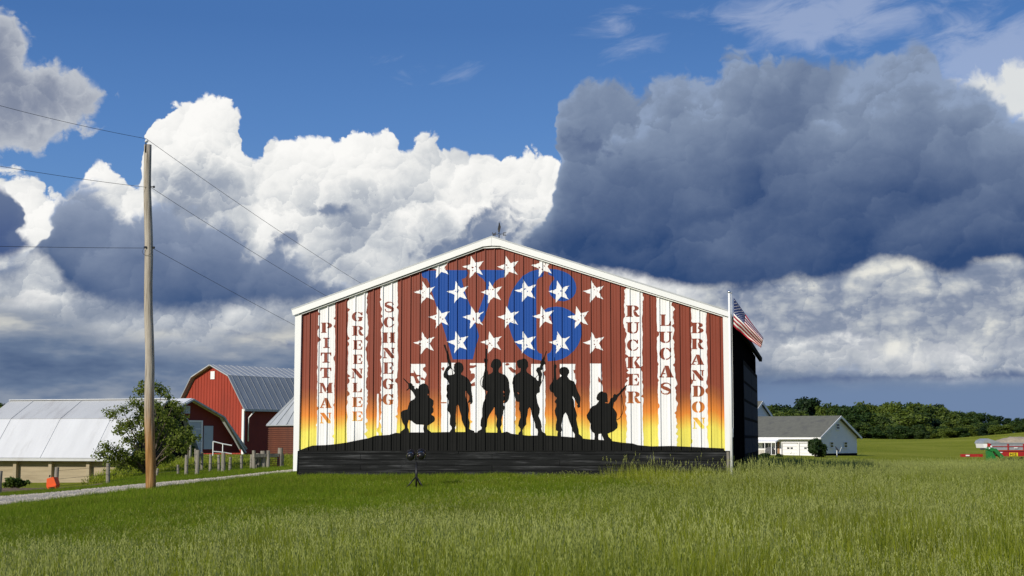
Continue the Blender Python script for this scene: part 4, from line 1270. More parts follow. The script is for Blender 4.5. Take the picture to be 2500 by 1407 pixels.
MB().tube([((975 - 1017) * u, 0.05, hz(1142)), ((990 - 1017) * u, 0.0, hz(1131)), ((1006 - 1017) * u, -0.02, hz(1136)), (0.0, -0.02, hz(1133))], 0.006, 6).build('cable', M['wire'], tp)

# ------------------------------------------------------------------ utility pole and wires
PD = 34.5
PB = base(370.5, PD)
up = thing('utility_pole', 'tall weathered wooden utility pole, brown at the foot, beside the gravel drive', 'utility pole', PB)
ptop = P(360, 354, PD) - PB
n_ = 22
pts = [Vector((ptop.x * (i / n_) + 0.012 * math.sin(i * 0.9), 0, -0.2 + (ptop.z + 0.2) * i / n_)) for i in range(n_ + 1)]
g = random.Random(4)
MB().tube(pts, [0.122 - 0.037 * i / n_ + g.uniform(-0.003, 0.003) for i in range(n_ + 1)], 18).build('shaft', M['pole_wood'], up, smooth=True)
q = P(358, 345, PD) - PB
pin = MB().tube([ptop + Vector((-0.02, -0.09, -0.20)), ptop + Vector((-0.02, -0.09, 0.02)), q + Vector((0, -0.02, 0.0))], 0.014, 8).build('insulator_pin', M['black_metal'], up, smooth=True)
MB().lathe(q, [(0.0, -0.03), (0.03, -0.03), (0.045, -0.01), (0.04, 0.01), (0.025, 0.02), (0.032, 0.035), (0.0, 0.05)], 12).build('insulator', M['porcelain'], up, smooth=True)
for y_, side_ in ((457, 1), (605, 1)):
    c = P(370, y_, PD) - PB
    MB().tube([c + Vector((-0.18, -0.02, 0.01)), c + Vector((0.06, -0.02, 0))], 0.012, 8).lathe(c + Vector((0.06, -0.02, 0)), [(0.0, -0.03), (0.025, -0.02), (0.025, 0.02), (0.0, 0.03)], 8).build('wire_bracket', M['black_metal'], up)
c = P(358, 605, PD) - PB
MB().box(c.x - 0.02, c.x + 0.02, -0.125, -0.09, c.z - 0.02, c.z + 0.02).build('bolt_plate', M['black_metal'], up)
lp = []
for k in range(13):
    a = math.radians(100 + 250 * k / 12)
    cc = P(362, 613, PD) - PB
    lp.append((cc.x + 0.11 * math.cos(a), -0.12, cc.z + 0.09 * math.sin(a) - 0.03))
MB().tube(lp, 0.004, 5).build('wire_loop', M['wire'], up)
def wire(name, label, pts_, sag=0.0):
    w0 = pts_[0]
    full = []
    for a, b, sg in zip(pts_[:-1], pts_[1:], sag):
        for i in range(24):
            t = i / 24
            full.append(a.lerp(b, t) - Vector((0, 0, sg * 4 * t * (1 - t))))
    full.append(pts_[-1])
    mb = MB().tube([p - w0 for p in full], 0.0052, 5)
    o_ = mb.build(name, M['wire'], None, fix=False)
    o_.location = w0
    tag(o_, label, 'wire', 'overhead wires on the utility pole')
wire('overhead_wire', 'topmost black wire running over the tip of the utility pole', [P(-420, 128, 30), P(357, 339, PD), P(1190, 860, 66)], (0.15, 0.35))
wire('overhead_wire', 'middle black wire fastened halfway down the upper part of the utility pole', [P(-420, 323, 30), P(370, 459, PD), P(1190, 925, 66)], (0.1, 0.3))
wire('overhead_wire', 'lowest black wire fastened to the utility pole beside a small loop', [P(-420, 590, 30), P(372, 606, PD), P(1150, 1010, 66)], (0.03, 0.12))

# ------------------------------------------------------------------ generic building frame
class Frame:
    """a vertical wall plane with its own axes: ux along the wall, back = into the building"""
    def __init__(self, corner, ang):
        self.o = Vector(corner)
        self.a = ang
        self.ux = Vector((math.cos(ang), math.sin(ang), 0))
        self.uy = Vector((-math.sin(ang), math.cos(ang), 0))
    def hit(self, x, y):
        p = hit_plane(x, y, self.o, self.uy) - self.o
        return p.dot(self.ux), p.z

# ------------------------------------------------------------------ red gambrel barn
RA = math.radians(53)
c0 = base(595, 108)
rb = thing('red_barn', 'red gambrel barn with grey metal roof and small white gable window', 'barn', c0, RA)
fr = Frame(c0, RA)                         # long side runs along +x, gable runs along +y (left and back)
gab = Frame(c0, RA + math.pi / 2)          # plane of the gable wall: ux points left-back
au, az = gab.hit(517, 893)
eu, ez = gab.hit(593, 990.5)
ku, kz = gab.hit(561.7, 919.5)
half = au - eu
W = 2 * half
ez = max(ez, 2.5)
kd = ku - eu
LEN = 26.0
# gable wall in local coords: x = 0 plane, y along the gable
prof_ = [(0, 0), (0, ez), (kd, kz), (half, az), (W - kd, kz), (W, ez), (W, 0)]
gw = MB().prism([(0.0, y_, z_) for y_, z_ in prof_], (0.15, 0, 0)).build('gable_wall', M['red_siding'], rb)
y_ = 0.25
while y_ < W:
    zt = np.interp(y_, [p[0] + i * 1e-6 for i, p in enumerate(prof_[1:6])], [p[1] for p in prof_[1:6]])
    MB().box(-0.03, -0.001, y_, y_ + 0.05, 0.0, zt - 0.1).build('siding_rib', M['red_siding'], gw)
    y_ += 0.32
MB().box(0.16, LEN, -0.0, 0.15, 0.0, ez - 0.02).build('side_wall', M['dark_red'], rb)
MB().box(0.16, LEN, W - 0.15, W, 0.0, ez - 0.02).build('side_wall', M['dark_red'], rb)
MB().prism([(LEN, y_, z_) for y_, z_ in prof_], (0.15, 0, 0)).build('back_wall', M['red_siding'], rb)
def roofplane(parent, p0, p1, x0, x1, mat, name='roof_slope', th=0.08, ribs=0.6, ribmat=None):
    """slab between (y,z) p0 and p1 along x"""
    (ya, za), (yb, zb_) = p0, p1
    L_ = math.hypot(yb - ya, zb_ - za)
    nx, nz = -(zb_ - za) / L_, (yb - ya) / L_
    if nz < 0: nx, nz = -nx, -nz
    o_ = MB().prism([(x0, ya, za), (x0, yb, zb_), (x0, yb + nx * th, zb_ + nz * th), (x0, ya + nx * th, za + nz * th)], (x1 - x0, 0, 0)).build(name, mat, parent)
    if ribs:
        x = x0 + ribs * 0.5
        t1, t2 = th + 0.002, th + 0.022
        me = None
        while x < x1:
            if me is None:
                r_ = MB().prism([(0, ya + nx * t1, za + nz * t1), (0, yb + nx * t1, zb_ + nz * t1), (0, yb + nx * t2, zb_ + nz * t2), (0, ya + nx * t2, za + nz * t2)], (0.035, 0, 0)).build('roof_seam', ribmat or mat, o_)
                me = r_.data
            else:
                r_ = link(bpy.data.objects.new('roof_seam', me), o_)
            r_.location = (x, 0, 0)
            x += ribs
    return o_
ovh = 0.35
sl_ = (kz - ez) / kd
roofplane(rb, (-ovh, ez - sl_ * ovh * 0.6), (kd, kz), -0.4, LEN, M['roof_steep'])
roofplane(rb, (kd, kz), (half, az), -0.4, LEN, M['roof_grey'])
roofplane(rb, (W - kd, kz), (half, az), -0.4, LEN, M['roof_grey'], ribs=0)
roofplane(rb, (W + ovh, ez - sl_ * ovh * 0.6), (W - kd, kz), -0.4, LEN, M['roof_steep'], ribs=0)
MB().bar((-0.4, -ovh - 0.08, ez - sl_ * ovh * 0.6 - 0.02), (LEN, -ovh - 0.08, ez - sl_ * ovh * 0.6 - 0.02), 0.12, 0.16).build('gutter', M['roof_grey'], rb)
MB().box(-0.10, -0.002, -0.06, 0.16, 0.0, ez - 0.25).build('corner_trim', M['white_trim'], rb)
wu, wz0 = gab.hit(525, 926)
wu2, wz1 = gab.hit(515.5, 907)
wn = MB().box(-0.06, -0.032, wu, wu2, wz0, wz1).build('gable_window', M['white_trim'], rb)
MB().box(-0.075, -0.061, wu + 0.12, wu2 - 0.12, wz0 + 0.15, wz1 - 0.15).build('shutter', M['house_white'], wn)
sp0 = fr.hit(606, 996); sp1 = fr.hit(603, 1078)
MB().tube([(sp0[0] + 0.3, -0.35, ez - 0.4), (sp0[0], -0.06, ez - 0.9), (sp0[0], -0.06, max(0.6, sp1[1]))], 0.05, 8).build('downspout', M['white_trim'], rb, smooth=True)

# ------------------------------------------------------------------ small dark shed before it
SA = math.radians(53)
s0 = base(560, 96)
sh = thing('garage_shed', 'low dark red shed with pale garage door and walk door before the red barn', 'shed', s0, SA)
sf = Frame(s0, SA)
pts_px = [(398, 1108), (398, 1010), (414, 1003), (461, 977), (536, 1020), (570, 1073), (588, 1106)]
q = [sf.hit(x, y) for x, y in pts_px]
q = [(a, max(z, 0.0)) for a, z in q]
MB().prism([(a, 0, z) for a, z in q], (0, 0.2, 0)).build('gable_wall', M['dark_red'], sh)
apex, knee, foot, lft = q[3], q[4], q[6], q[2]
back = 8.0
sk = Vector((4.2, 6.0, 0))                 # the roof runs back to the red barn
def rf(a, b, mat, name, dv=sk, th=0.12):
    A, B = Vector((a[0], -0.35, a[1])), Vector((b[0], -0.35, b[1]))
    d = (B - A).normalized()
    nrm = d.cross(dv.normalized())
    if nrm.z < 0: nrm = -nrm
    return MB().prism([A, B, B + nrm * th, A + nrm * th], dv).build(name, mat, sh)
rf(apex, knee, M['roof_pale'], 'roof_slope')
rf(knee, (foot[0] + 0.15, foot[1] + 0.2), M['roof_pale'], 'roof_slope')
rf((lft[0] - 0.6, lft[1] - 0.3), apex, M['roof_white'], 'roof_slope', Vector((-1.0, 8.0, 0)))
for a, b in ((lft, apex), (apex, knee), (knee, foot)):
    MB().bar((a[0], -0.40, a[1] + 0.02), (b[0], -0.40, b[1] + 0.02), 0.10, 0.22, up=(0, 1, 0)).build('rake_board', M['roof_grey'], sh)
def panel(frame, parent, name, x0, y0, x1, y1, mat, proud=0.06, thick=0.05):
    a, z1_ = frame.hit(x0, y0)
    b, z0_ = frame.hit(x1, y1)
    return MB().box(min(a, b), max(a, b), -proud, -proud + thick, min(z0_, z1_), max(z0_, z1_)).build(name, mat, parent), (min(a, b), max(a, b), min(z0_, z1_), max(z0_, z1_))
M['shed_door'] = material('pale_blue_grey_door', (0.42, 0.47, 0.52), 0.6, 0.05, 1.5)
d_, bb = panel(sf, sh, 'garage_door', 431, 1030, 488, 1098, M['shed_door'])
for i in range(1, 4):
    z_ = bb[2] + (bb[3] - bb[2]) * i / 4
    MB().box(bb[0] + 0.02, bb[1] - 0.02, -0.075, -0.061, z_ - 0.02, z_ + 0.02).build('door_seam', M['house_white'], d_)
MB().box(bb[1] + 0.01, bb[1] + 0.13, -0.09, -0.005, 0.0, bb[3] + 0.1).build('door_frame', M['house_white'], sh)
MB().box(bb[0], bb[1], -0.09, -0.005, bb[3] + 0.005, bb[3] + 0.1).build('door_frame', M['house_white'], sh)
d_, bb = panel(sf, sh, 'walk_door', 497, 1040, 518, 1097, M['shed_door'])
MB().lathe((bb[0] + 0.12, -0.09, bb[2] + 0.95), [(0.0, -0.03), (0.03, 0.0), (0.0, 0.03)], 8).build('door_knob', M['chrome'], d_)
panel(sf, sh, 'gable_vent', 447, 991, 462.5, 1010, M['shed_door'])

# white pipe railing before the shed
rl0 = base(520, 90)
rl = thing('pipe_railing', 'thin white pipe railing beside the shed door', 'railing', rl0)
rlf = Frame(rl0, math.radians(20))
rl.rotation_euler = (0, 0, rlf.a)
pa, pb, pc = rlf.hit(520.5, 1078), rlf.hit(544, 1084), rlf.hit(566, 1088)
for a in (pa, pb):
    MB().tube([(a[0], 0, 0.0), (a[0], 0, a[1])], 0.035, 6).build('post', M['white_trim'], rl)
MB().tube([(pa[0], 0, pa[1]), (pb[0], 0, pb[1]), (pc[0], 0, pc[1])], 0.035, 6).build('rail', M['white_trim'], rl)
MB().tube([(pa[0], 0, 0.25), (pb[0], 0, 0.2), (pc[0], 0, 0.1)], 0.03, 6).build('rail', M['white_trim'], rl)
# pale trough
t0 = base(433, 82)
tr = thing('white_trough', 'low white feed trough in the grass by the shed', 'trough', t0, math.radians(-12))
MB().prism([(-0.45, -0.2, 0.22), (0.5, -0.2, 0.12), (0.5, -0.2, -0.02), (-0.3, -0.2, 0.0)], (0, 0.4, 0)).build('basin', M['white_trim'], tr)
MB().box(-0.3, -0.22, -0.18, 0.18, -0.2, 0.0).build('leg', M['grey_post'], tr)
MB().box(0.32, 0.40, -0.18, 0.18, -0.2, -0.02).build('leg', M['grey_post'], tr)

# ------------------------------------------------------------------ long white-roofed barn at the left
LA = math.radians(-16)
l0 = Vector((P(318, 1110, 73).x, 73, gz(P(318, 1110, 73).x, 73) - 0.1))
lb = thing('white_roofed_barn', 'long low barn with bright white roof over a tan wall with piers', 'barn', l0, LA)
lf = Frame(l0, LA)                          # local x runs right-forward; the barn runs to negative x
TL = 8.8
le = lf.hit(255, 1110)[1]
x_at = lambda px: lf.hit(px, 1140)[0]
kd2, rd2 = 1.2, 3.2
kz2 = le + 1.72
rz2 = le + 2.72
MB().box(-TL, 0.0, 0.0, 0.25, -1.0, le - 0.03).build('front_wall', M['tan_block'], lb)
MB().box(-TL, 0, 2 * rd2 - 0.25, 2 * rd2, -1.0, le).build('back_wall', M['tan_block'], lb)
for x0 in (-TL, -0.2):
    MB().prism([(x0, 0.3, -1), (x0, 0.3, le), (x0, kd2, kz2), (x0, rd2, rz2), (x0, 2 * rd2 - kd2, kz2), (x0, 2 * rd2 - 0.3, le), (x0, 2 * rd2 - 0.3, -1)], (0.2, 0, 0)).build('gable_wall', M['dark_steel'], lb)
for px in (43, 129, 221):
    x = x_at(px)
    MB().box(x - 0.09, x + 0.09, -0.26, -0.002, -1.0, le - 0.05).build('pier', M['tan_block'], lb)
roofplane(lb, (-0.45, le - 0.22), (kd2, kz2), -TL - 0.3, 0.3, M['roof_white'], th=0.09, ribs=2.9)
roofplane(lb, (kd2, kz2), (rd2, rz2), -TL - 0.3, 0.3, M['roof_pale'], th=0.09, ribs=2.9)
roofplane(lb, (2 * rd2 - kd2, kz2), (rd2, rz2), -TL - 0.3, 0.3, M['roof_pale'], th=0.09, ribs=0)
roofplane(lb, (2 * rd2 + 0.45, le - 0.22), (2 * rd2 - kd2, kz2), -TL - 0.3, 0.3, M['roof_white'], th=0.09, ribs=0)
MB().bar((-TL - 0.3, -0.52, le - 0.26), (0.3, -0.52, le - 0.26), 0.10, 0.12).build('eave_board', M['roof_pale'], lb)
MB().bar((-TL - 0.3, rd2, rz2 + 0.10), (0.3, rd2, rz2 + 0.10), 0.35, 0.04).build('ridge_cap', M['roof_white'], lb)
# board lines of the tan wall
for i in range(1, 9):
    z_ = le - 0.05 - i * 0.21
    MB().box(-TL, -0.02, -0.010, -0.001, z_ - 0.165, z_ + 0.038).build('wall_board', M['tan_block'], lb)

# ------------------------------------------------------------------ round corn crib
cb0 = base(757, 84)
cr = thing('corn_crib', 'round brown corn crib with pale conical metal roof behind the mural barn', 'crib', cb0)
r_c = (757 - 655) / F * 84
ze = P(655, 1040, 84).z - cb0.z
MB().lathe((0, 0, 0), [(r_c - 0.05, 0.0), (r_c - 0.05, ze + 0.02)], 40).build('wall', M['brown_mesh'], cr)
nb = 15
me = None
M['rust_band'] = material('rusty_band', (0.16, 0.055, 0.03), 0.7, 0.25, 3.0)
for i in range(nb):
    o_ = MB().lathe((0, 0, 0), [(r_c - 0.049, -0.025), (r_c - 0.01, -0.02), (r_c - 0.01, 0.02), (r_c - 0.049, 0.025)], 40).build('band', M['rust_band'], cr) if me is None else link(bpy.data.objects.new('band', me), cr)
    me = o_.data
    o_.location = (0, 0, 0.15 + (ze - 0.2) * i / (nb - 1))
ha = r_c * 0.98
roof_ = MB().lathe((0, 0, 0), [(r_c + 0.10, ze - 0.02), (r_c + 0.11, ze + 0.02), (0.25, ze + ha), (0.0, ze + ha)], 40).build('roof', M['roof_grey'], cr)
me = None
for i in range(22):
    if me is None:
        o_ = MB().bar((r_c + 0.10, 0, ze + 0.05), (0.25, 0, ze + ha + 0.03), 0.05, 0.05).build('roof_seam', M['roof_grey'], roof_)
        me = o_.data
    else:
        o_ = link(bpy.data.objects.new('roof_seam', me), roof_)
    o_.rotation_euler = (0, 0, 2 * math.pi * i / 22)

# ------------------------------------------------------------------ yard fence
POSTS = [(2, 1150, 41, 1.0), (140, 1141, 43, 1.1), (266, 1131, 44.5, 1.0), (384, 1144, 47, 0.7), (437, 1135, 47, 0.7), (456, 1111, 46.5, 1.0), (482, 1099, 46.5, 1.15), (479, 1096, 52, 0.7), (493.5, 1104, 49, 0.8), (514, 1109, 48, 0.8),
         (536, 1111, 48, 0.8), (546, 1105, 47.5, 1.15), (562, 1116, 48, 0.8), (590, 1112, 48, 0.85), (614, 1110, 48.5, 0.9), (621, 1100, 48.3, 1.0), (631, 1107, 48.6, 1.25), (644, 1101, 48.6, 1.6), (655, 1100, 48.6, 1.0), (683, 1094, 49, 1.5), (690, 1109, 49.2, 0.8), (464, 1087, 60, 0.9)]
fo = base(482, 47)
fence = thing('yard_fence', 'row of uneven grey wooden fence posts along the far side of the drive', 'fence', fo)
g = random.Random(9)
tops = {}
for x, yt, D, k in POSTS:
    b = base(x, D) - fo
    t = P(x, yt, D) - fo
    lean = g.uniform(-0.03, 0.03)
    r = 0.058 * k
    MB().tube([(b.x, b.y, b.z - 0.1), (b.x + lean * 0.5, b.y, (b.z + t.z) / 2), (t.x + lean, t.y, t.z)], [r * 1.05, r, r * 0.94], 10).build('post', M['grey_post'], fence, smooth=False)
    tops[x] = t
MB().bar(tops[621] + Vector((0, -0.08, -0.17)), tops[683] + Vector((0, -0.08, -0.24)), 0.05, 0.11).build('rail', M['grey_post'], fence)
MB().bar(P(612, 1124, 48.4) - fo, P(645, 1111, 48.5) - fo, 0.05, 0.10).build('rail', M['grey_post'], fence)
wl = [140, 266, 384, 437, 456, 482, 514, 536, 546, 562, 590, 614]
for f_ in (0.15, 0.5, 0.8):
    pts = [tops[x] * (1 - f_) + (base(x, dict((p[0], p[2]) for p in POSTS)[x]) - fo) * f_ + Vector((0, -0.06, 0)) for x in wl]
    MB().tube(pts, 0.004, 4).build('fence_wire', M['wire'], fence)
# red wire gate in the fence
ga, gb = base(657, 48.9), base(682, 48.9)
gt = thing('wire_gate', 'faded red wire grid gate between the two thick fence posts', 'gate', ga)
gh = P(657, 1113, 48.9).z - ga.z
w_ = (gb - ga).x
MB().tube([(0, 0, 0.06), (0, 0, gh), (w_, 0, gh + (gb - ga).z), (w_, 0, 0.06 + (gb - ga).z), (0, 0, 0.06)], 0.014, 6, caps=False).build('gate_frame', M['rust_gate'], gt)
for i in range(1, 5):
    MB().tube([(w_ * i / 5, 0, 0.06), (w_ * i / 5, 0, gh)], 0.007, 5).build('gate_bar', M['rust_gate'], gt)
for i in range(1, 6):
    z_ = 0.06 + (gh - 0.06) * i / 6
    MB().tube([(0, 0, z_), (w_, 0, z_)], 0.007, 5).build('gate_bar', M['rust_gate'], gt)
# orange tub leaning on a post
ob = base(126, 42.5)
ot = thing('orange_tub', 'orange plastic tub tipped against a fence post in the bare yard', 'tub', ob)
def OP(x, y, d=42.5): return P(x, y, d) - ob
a = [OP(114, 1169), OP(130, 1164.5), OP(138, 1186), OP(136, 1196), OP(119, 1198.5), OP(113, 1188)]
b = [p + Vector((0.05, 0.32, 0.03)) for p in [OP(117, 1172), OP(129, 1169), OP(134, 1186), OP(132, 1193), OP(121, 1194), OP(116, 1187)]]
mb = MB()
n6 = 6
mb.add(a + b, [tuple(range(5, -1, -1))] + [(i, (i + 1) % n6, n6 + (i + 1) % n6, n6 + i) for i in range(n6)] + [tuple(range(6, 12))])
tubp = mb.build('shell', M['orange'], ot)
tubp.data.update()
MB().bar(OP(117, 1189) + Vector((0, -0.02, 0)), OP(137, 1186) + Vector((0, -0.02, 0)), 0.03, 0.04).build('rim', M['orange'], ot)
MB().tube([OP(121, 1165), OP(122, 1160)], 0.02, 6).build('handle', M['black_metal'], ot)
MB().bar(OP(122, 1193) + Vector((0, -0.03, 0)), OP(132, 1191) + Vector((0, -0.03, 0)), 0.02, 0.03).build('slot', M['black_metal'], ot)
MB().tube([OP(126, 1197), OP(124, 1203)], 0.03, 6).build('foot', M['black_metal'], ot)

# ------------------------------------------------------------------ white farmhouse with garage
HA = math.radians(52)
h0 = base(2000, 185)
h0.z = P(2000, 1114.5, 185).z
ho = thing('farmhouse', 'white farmhouse with attached double garage and grey shingle roof', 'house', h0, HA)
gf = Frame(h0, HA)                          # gable wall: local y = 0, x to the right and back
hf = Frame(h0, HA + math.pi / 2)            # garage front: local x = 0, y to the left and back
GW = gf.hit(2092, 1100)[0]
EV = hf.hit(1990, 1066)[1]
RG = gf.hit(2047, 1018.5)
rise = RG[1] - EV
HL = 22.0
gwall = MB().prism([(0, 0, -0.6), (GW, 0, -0.6), (GW, 0, EV), (GW / 2, 0, RG[1] - 0.1), (0, 0, EV)], (0, 0.2, 0)).build('gable_wall', M['house_white'], ho)
z_ = 0.35
M['siding'] = material('pale_clapboard', (0.74, 0.75, 0.75), 0.6, 0.02, 1.0)
while z_ < RG[1] - 0.4:
    if z_ < EV: xa, xb = 0.01, GW - 0.01
    else:
        t = (z_ + 0.3 - EV) / rise
        xa, xb = GW / 2 * t + 0.05, GW - GW / 2 * t - 0.05
    if xb - xa > 0.3:
        MB().prism([(xa, -0.002, z_), (xa, -0.04, z_), (xa, -0.012, z_ + 0.27), (xa, -0.002, z_ + 0.27)], (xb - xa, 0, 0)).build('siding_board', M['siding'], gwall)
    z_ += 0.28
MB().box(0.001, GW, -0.03, -0.004, -0.6, 0.32).build('foundation', M['dark_steel'], ho)
fwall = MB().box(0.0, 0.2, 0.21, HL, -0.6, EV).build('front_wall', M['house_white'], ho)
MB().box(GW - 0.2, GW, 0.21, HL, -0.6, EV).build('back_wall', M['house_white'], ho)
def hroof(p0, p1, name):
    (xa, za), (xb, zb_) = p0, p1
    MB().prism([(xa, -0.45, za), (xb, -0.45, zb_), (xb, -0.45, zb_ + 0.18), (xa, -0.45, za + 0.18)], (0, HL + 0.45, 0)).build(name, M['shingle'], ho)
k_ = rise / (GW / 2)
hroof((-0.55, EV - 0.55 * k_), (GW / 2, RG[1]), 'roof_slope')
hroof((GW + 0.55, EV - 0.55 * k_), (GW / 2, RG[1]), 'roof_slope')
for s_ in (1, -1):
    e_ = (-0.55, EV - 0.55 * k_) if s_ > 0 else (GW + 0.55, EV - 0.55 * k_)
    MB().bar((e_[0], -0.50, e_[1] + 0.02), (GW / 2, -0.50, RG[1] + 0.02), 0.08, 0.34, up=(0, 1, 0)).build('rake_board', M['house_white'], ho) if False else \
        MB().prism([(e_[0], -0.54, e_[1] - 0.12), (GW / 2, -0.54, RG[1] - 0.12), (GW / 2, -0.54, RG[1] + 0.16), (e_[0], -0.54, e_[1] + 0.16)], (0, 0.08, 0)).build('rake_board', M['house_white'], ho)
MB().box(-0.66, -0.56, -0.45, HL, EV - 0.55 * k_ - 0.10, EV - 0.55 * k_ + 0.14).build('gutter', M['house_white'], ho)
def gpanel(frame, name, x0, y0, x1, y1, mat, parent, proud, thick, front):
    a, z1_ = frame.hit(x0, y0); b, z0_ = frame.hit(x1, y1)
    a, b = min(a, b), max(a, b); z0_, z1_ = min(z0_, z1_), max(z0_, z1_)
    mb = MB()
    if front: mb.box(-proud, -proud + thick, a, b, z0_, z1_)
    else: mb.box(a, b, -proud, -proud + thick, z0_, z1_)
    return mb.build(name, mat, parent), (a, b, z0_, z1_)
for (x0, y0, x1, y1) in ((2040, 1034.5, 2048.5, 1048.5), (2025, 1079, 2033.5, 1093.5), (2059, 1079, 2067.5, 1093.5)):
    w_, bb = gpanel(gf, 'window', x0, y0, x1, y1, M['house_white'], ho, 0.10, 0.06, False)
    zm = (bb[2] + bb[3]) / 2
    for za, zb_ in ((bb[2] + 0.07, zm - 0.04), (zm + 0.04, bb[3] - 0.07)):
        MB().box(bb[0] + 0.10, bb[1] - 0.10, -0.115, -0.101, za, zb_).build('pane', M['window_glass'], w_)
    MB().box(bb[0] - 0.08, bb[1] + 0.08, -0.16, -0.101, bb[2] - 0.08, bb[2] - 0.005).build('sill', M['house_white'], w_)
M['door_white'] = material('white_garage_door', (0.78, 0.78, 0.77), 0.5, 0.02, 1.0)
M['jamb'] = material('grey_jamb', (0.35, 0.35, 0.35), 0.7, 0.05, 2.0)
for (x0, x1) in ((1911.6, 1947), (1953, 1990)):
    MBd, bb = gpanel(hf, 'garage_door', x0, 1083, x1, 1114.5, M['door_white'], ho, 0.05, 0.04, True)
    for i in range(1, 4):
        zz_ = bb[2] + (bb[3] - bb[2]) * i / 4
        MB().box(-0.058, -0.051, bb[0] + 0.05, bb[1] - 0.05, zz_ - 0.02, zz_ + 0.02).build('door_seam', M['jamb'], MBd)
    cc_ = (bb[0] + bb[1]) / 2
    for sgn in (-1, 1):
        ca = cc_ + sgn * (bb[1] - bb[0]) * 0.12
        hw = (bb[1] - bb[0]) * 0.085
        MB().box(-0.062, -0.0515, ca - hw, ca + hw, bb[2] + (bb[3] - bb[2]) * 0.57, bb[2] + (bb[3] - bb[2]) * 0.70).build('pane', M['window_glass'], MBd)
    MB().box(-0.10, -0.003, bb[0] - 0.12, bb[1] + 0.12, bb[3] + 0.005, bb[3] + 0.12).build('door_head', M['jamb'], ho)
    MB().box(-0.10, -0.003, bb[1] + 0.005, bb[1] + 0.12, bb[2], bb[3]).build('door_jamb', M['jamb'], ho)
# porch end at the left
for (x0, y0, x1, y1, mt, nm) in ((1862, 1079, 1875, 1094, 'window_glass', 'window'), (1878.5, 1079, 1883.5, 1094, 'window_glass', 'window'), (1892, 1079, 1898, 1111, 'window_glass', 'doorway'), (1898.2, 1079, 1904, 1111, 'brown_door', 'house_door')):
    gpanel(hf, nm, x0, y0, x1, y1, M[mt], ho, 0.04, 0.03, True)
gpanel(hf, 'stone_base', 1852, 1098, 1890, 1118, M['stone'], ho, 0.08, 0.07, True)
a_, zt_ = hf.hit(1907, 1069.5)
b_, zb_ = hf.hit(1845, 1078)
MB().prism([(-0.02, a_, zt_), (-1.5, a_, zt_ - 0.45), (-1.5, a_, zt_ - 0.62), (-0.02, a_, zt_ - 0.2)], (0, b_ - a_, 0)).build('awning', M['house_white'], ho)
for px in (1907, 1897, 1881):
    yy = hf.hit(px, 1090)[0]
    MB().box(-1.45, -1.39, yy, yy + 0.07, 0.0, zt_ - 0.6).build('porch_post', M['house_white'], ho)
MB().box(-1.6, -0.09, a_ - 0.3, b_, -0.3, 0.22).build('porch_floor', M['stone'], ho)
# the older main block behind, its gable turned the same way
mx = (hf.hit(1872, 1022)[0])
mainr = thing('main_house', 'steep white gable of the main house showing behind the garage roof', 'house', P(1858, 1114, 204), math.radians(52))
mf = Frame(P(1858, 1114, 204), math.radians(52))
pa_, pb_ = mf.hit(1857, 983), mf.hit(1889, 1027)
pw_ = pb_[0] - pa_[0]
MB().prism([(pa_[0] - pw_ * 0.94, 0, 0), (pa_[0] + pw_ * 0.94, 0, 0), (pa_[0] + pw_ * 0.94, 0, pb_[1]), (pa_[0], 0, pa_[1] - 0.25), (pa_[0] - pw_ * 0.94, 0, pb_[1])], (0, 9, 0)).build('wall', M['house_white'], mainr)
for s_ in (-1, 1):
    e_ = (pa_[0] + s_ * pw_ * 1.04, pb_[1] - 0.3)
    MB().prism([(e_[0], -0.3, e_[1]), (pa_[0], -0.3, pa_[1]), (pa_[0], -0.3, pa_[1] + 0.2), (e_[0], -0.3, e_[1] + 0.2)], (0, 9.6, 0)).build('roof_slope', M['shingle'], mainr)
    MB().prism([(e_[0], -0.36, e_[1] - 0.2), (pa_[0], -0.36, pa_[1] - 0.2), (pa_[0], -0.36, pa_[1] + 0.2), (e_[0], -0.36, e_[1] + 0.2)], (0, 0.055, 0)).build('rake_board', M['house_white'], mainr)
w0_, w1_ = mf.hit(1860.5, 1022), mf.hit(1864, 1035)
MB().box(w0_[0], w1_[0], -0.06, -0.002, w1_[1], w0_[1]).build('window', M['window_glass'], mainr)
# covered grill on the porch, dish on a post
gr0 = hf.o + hf.ux * hf.hit(1888, 1105)[0] - hf.uy * -1.0 * 0 + gf.ux * -0.9 + Vector((0, 0, 0.22))
gr = thing('covered_grill', 'dark covered grill standing on the porch of the farmhouse', 'grill', gr0, HA)
MB().lathe((0, 0, 0), [(0.0, 0.95), (0.35, 0.88), (0.55, 0.65), (0.62, 0.35), (0.62, 0.0)], 14).build('cover', M['grill'], gr, smooth=True)
MB().box(-0.7, 0.7, -0.1, 0.1, 0.3, 0.42).build('side_shelf', M['grill'], gr)
db = base(2043, 178)
db.z = P(2043, 1117, 178).z
ds = thing('satellite_dish', 'small grey satellite dish on a pipe before the garage gable', 'satellite dish', db)
dh = P(2043, 1100, 178).z - db.z
MB().tube([(0, 0, -0.5), (0, 0, dh)], 0.045, 8).build('mast', M['white_trim'], ds)
mb = MB()
ax = Vector((0.62, -0.25, 0.55)).normalized()
tmp = []
rings = [(0.0, 0.0), (0.2, 0.02), (0.38, 0.08), (0.48, 0.14)]
s1 = ax.cross(Vector((0, 0, 1))).normalized(); s2 = s1.cross(ax)
cpt = Vector((0, 0, dh + 0.05))
vs_, fs_ = [], []
for r_, d_ in rings:
    for k in range(16):
        a = 2 * math.pi * k / 16
        vs_.append(cpt + ax * d_ + (s1 * math.cos(a) + s2 * math.sin(a)) * max(r_, 0.001))
for i in range(3):
    for k in range(16):
        fs_.append((i * 16 + k, i * 16 + (k + 1) % 16, (i + 1) * 16 + (k + 1) % 16, (i + 1) * 16 + k))
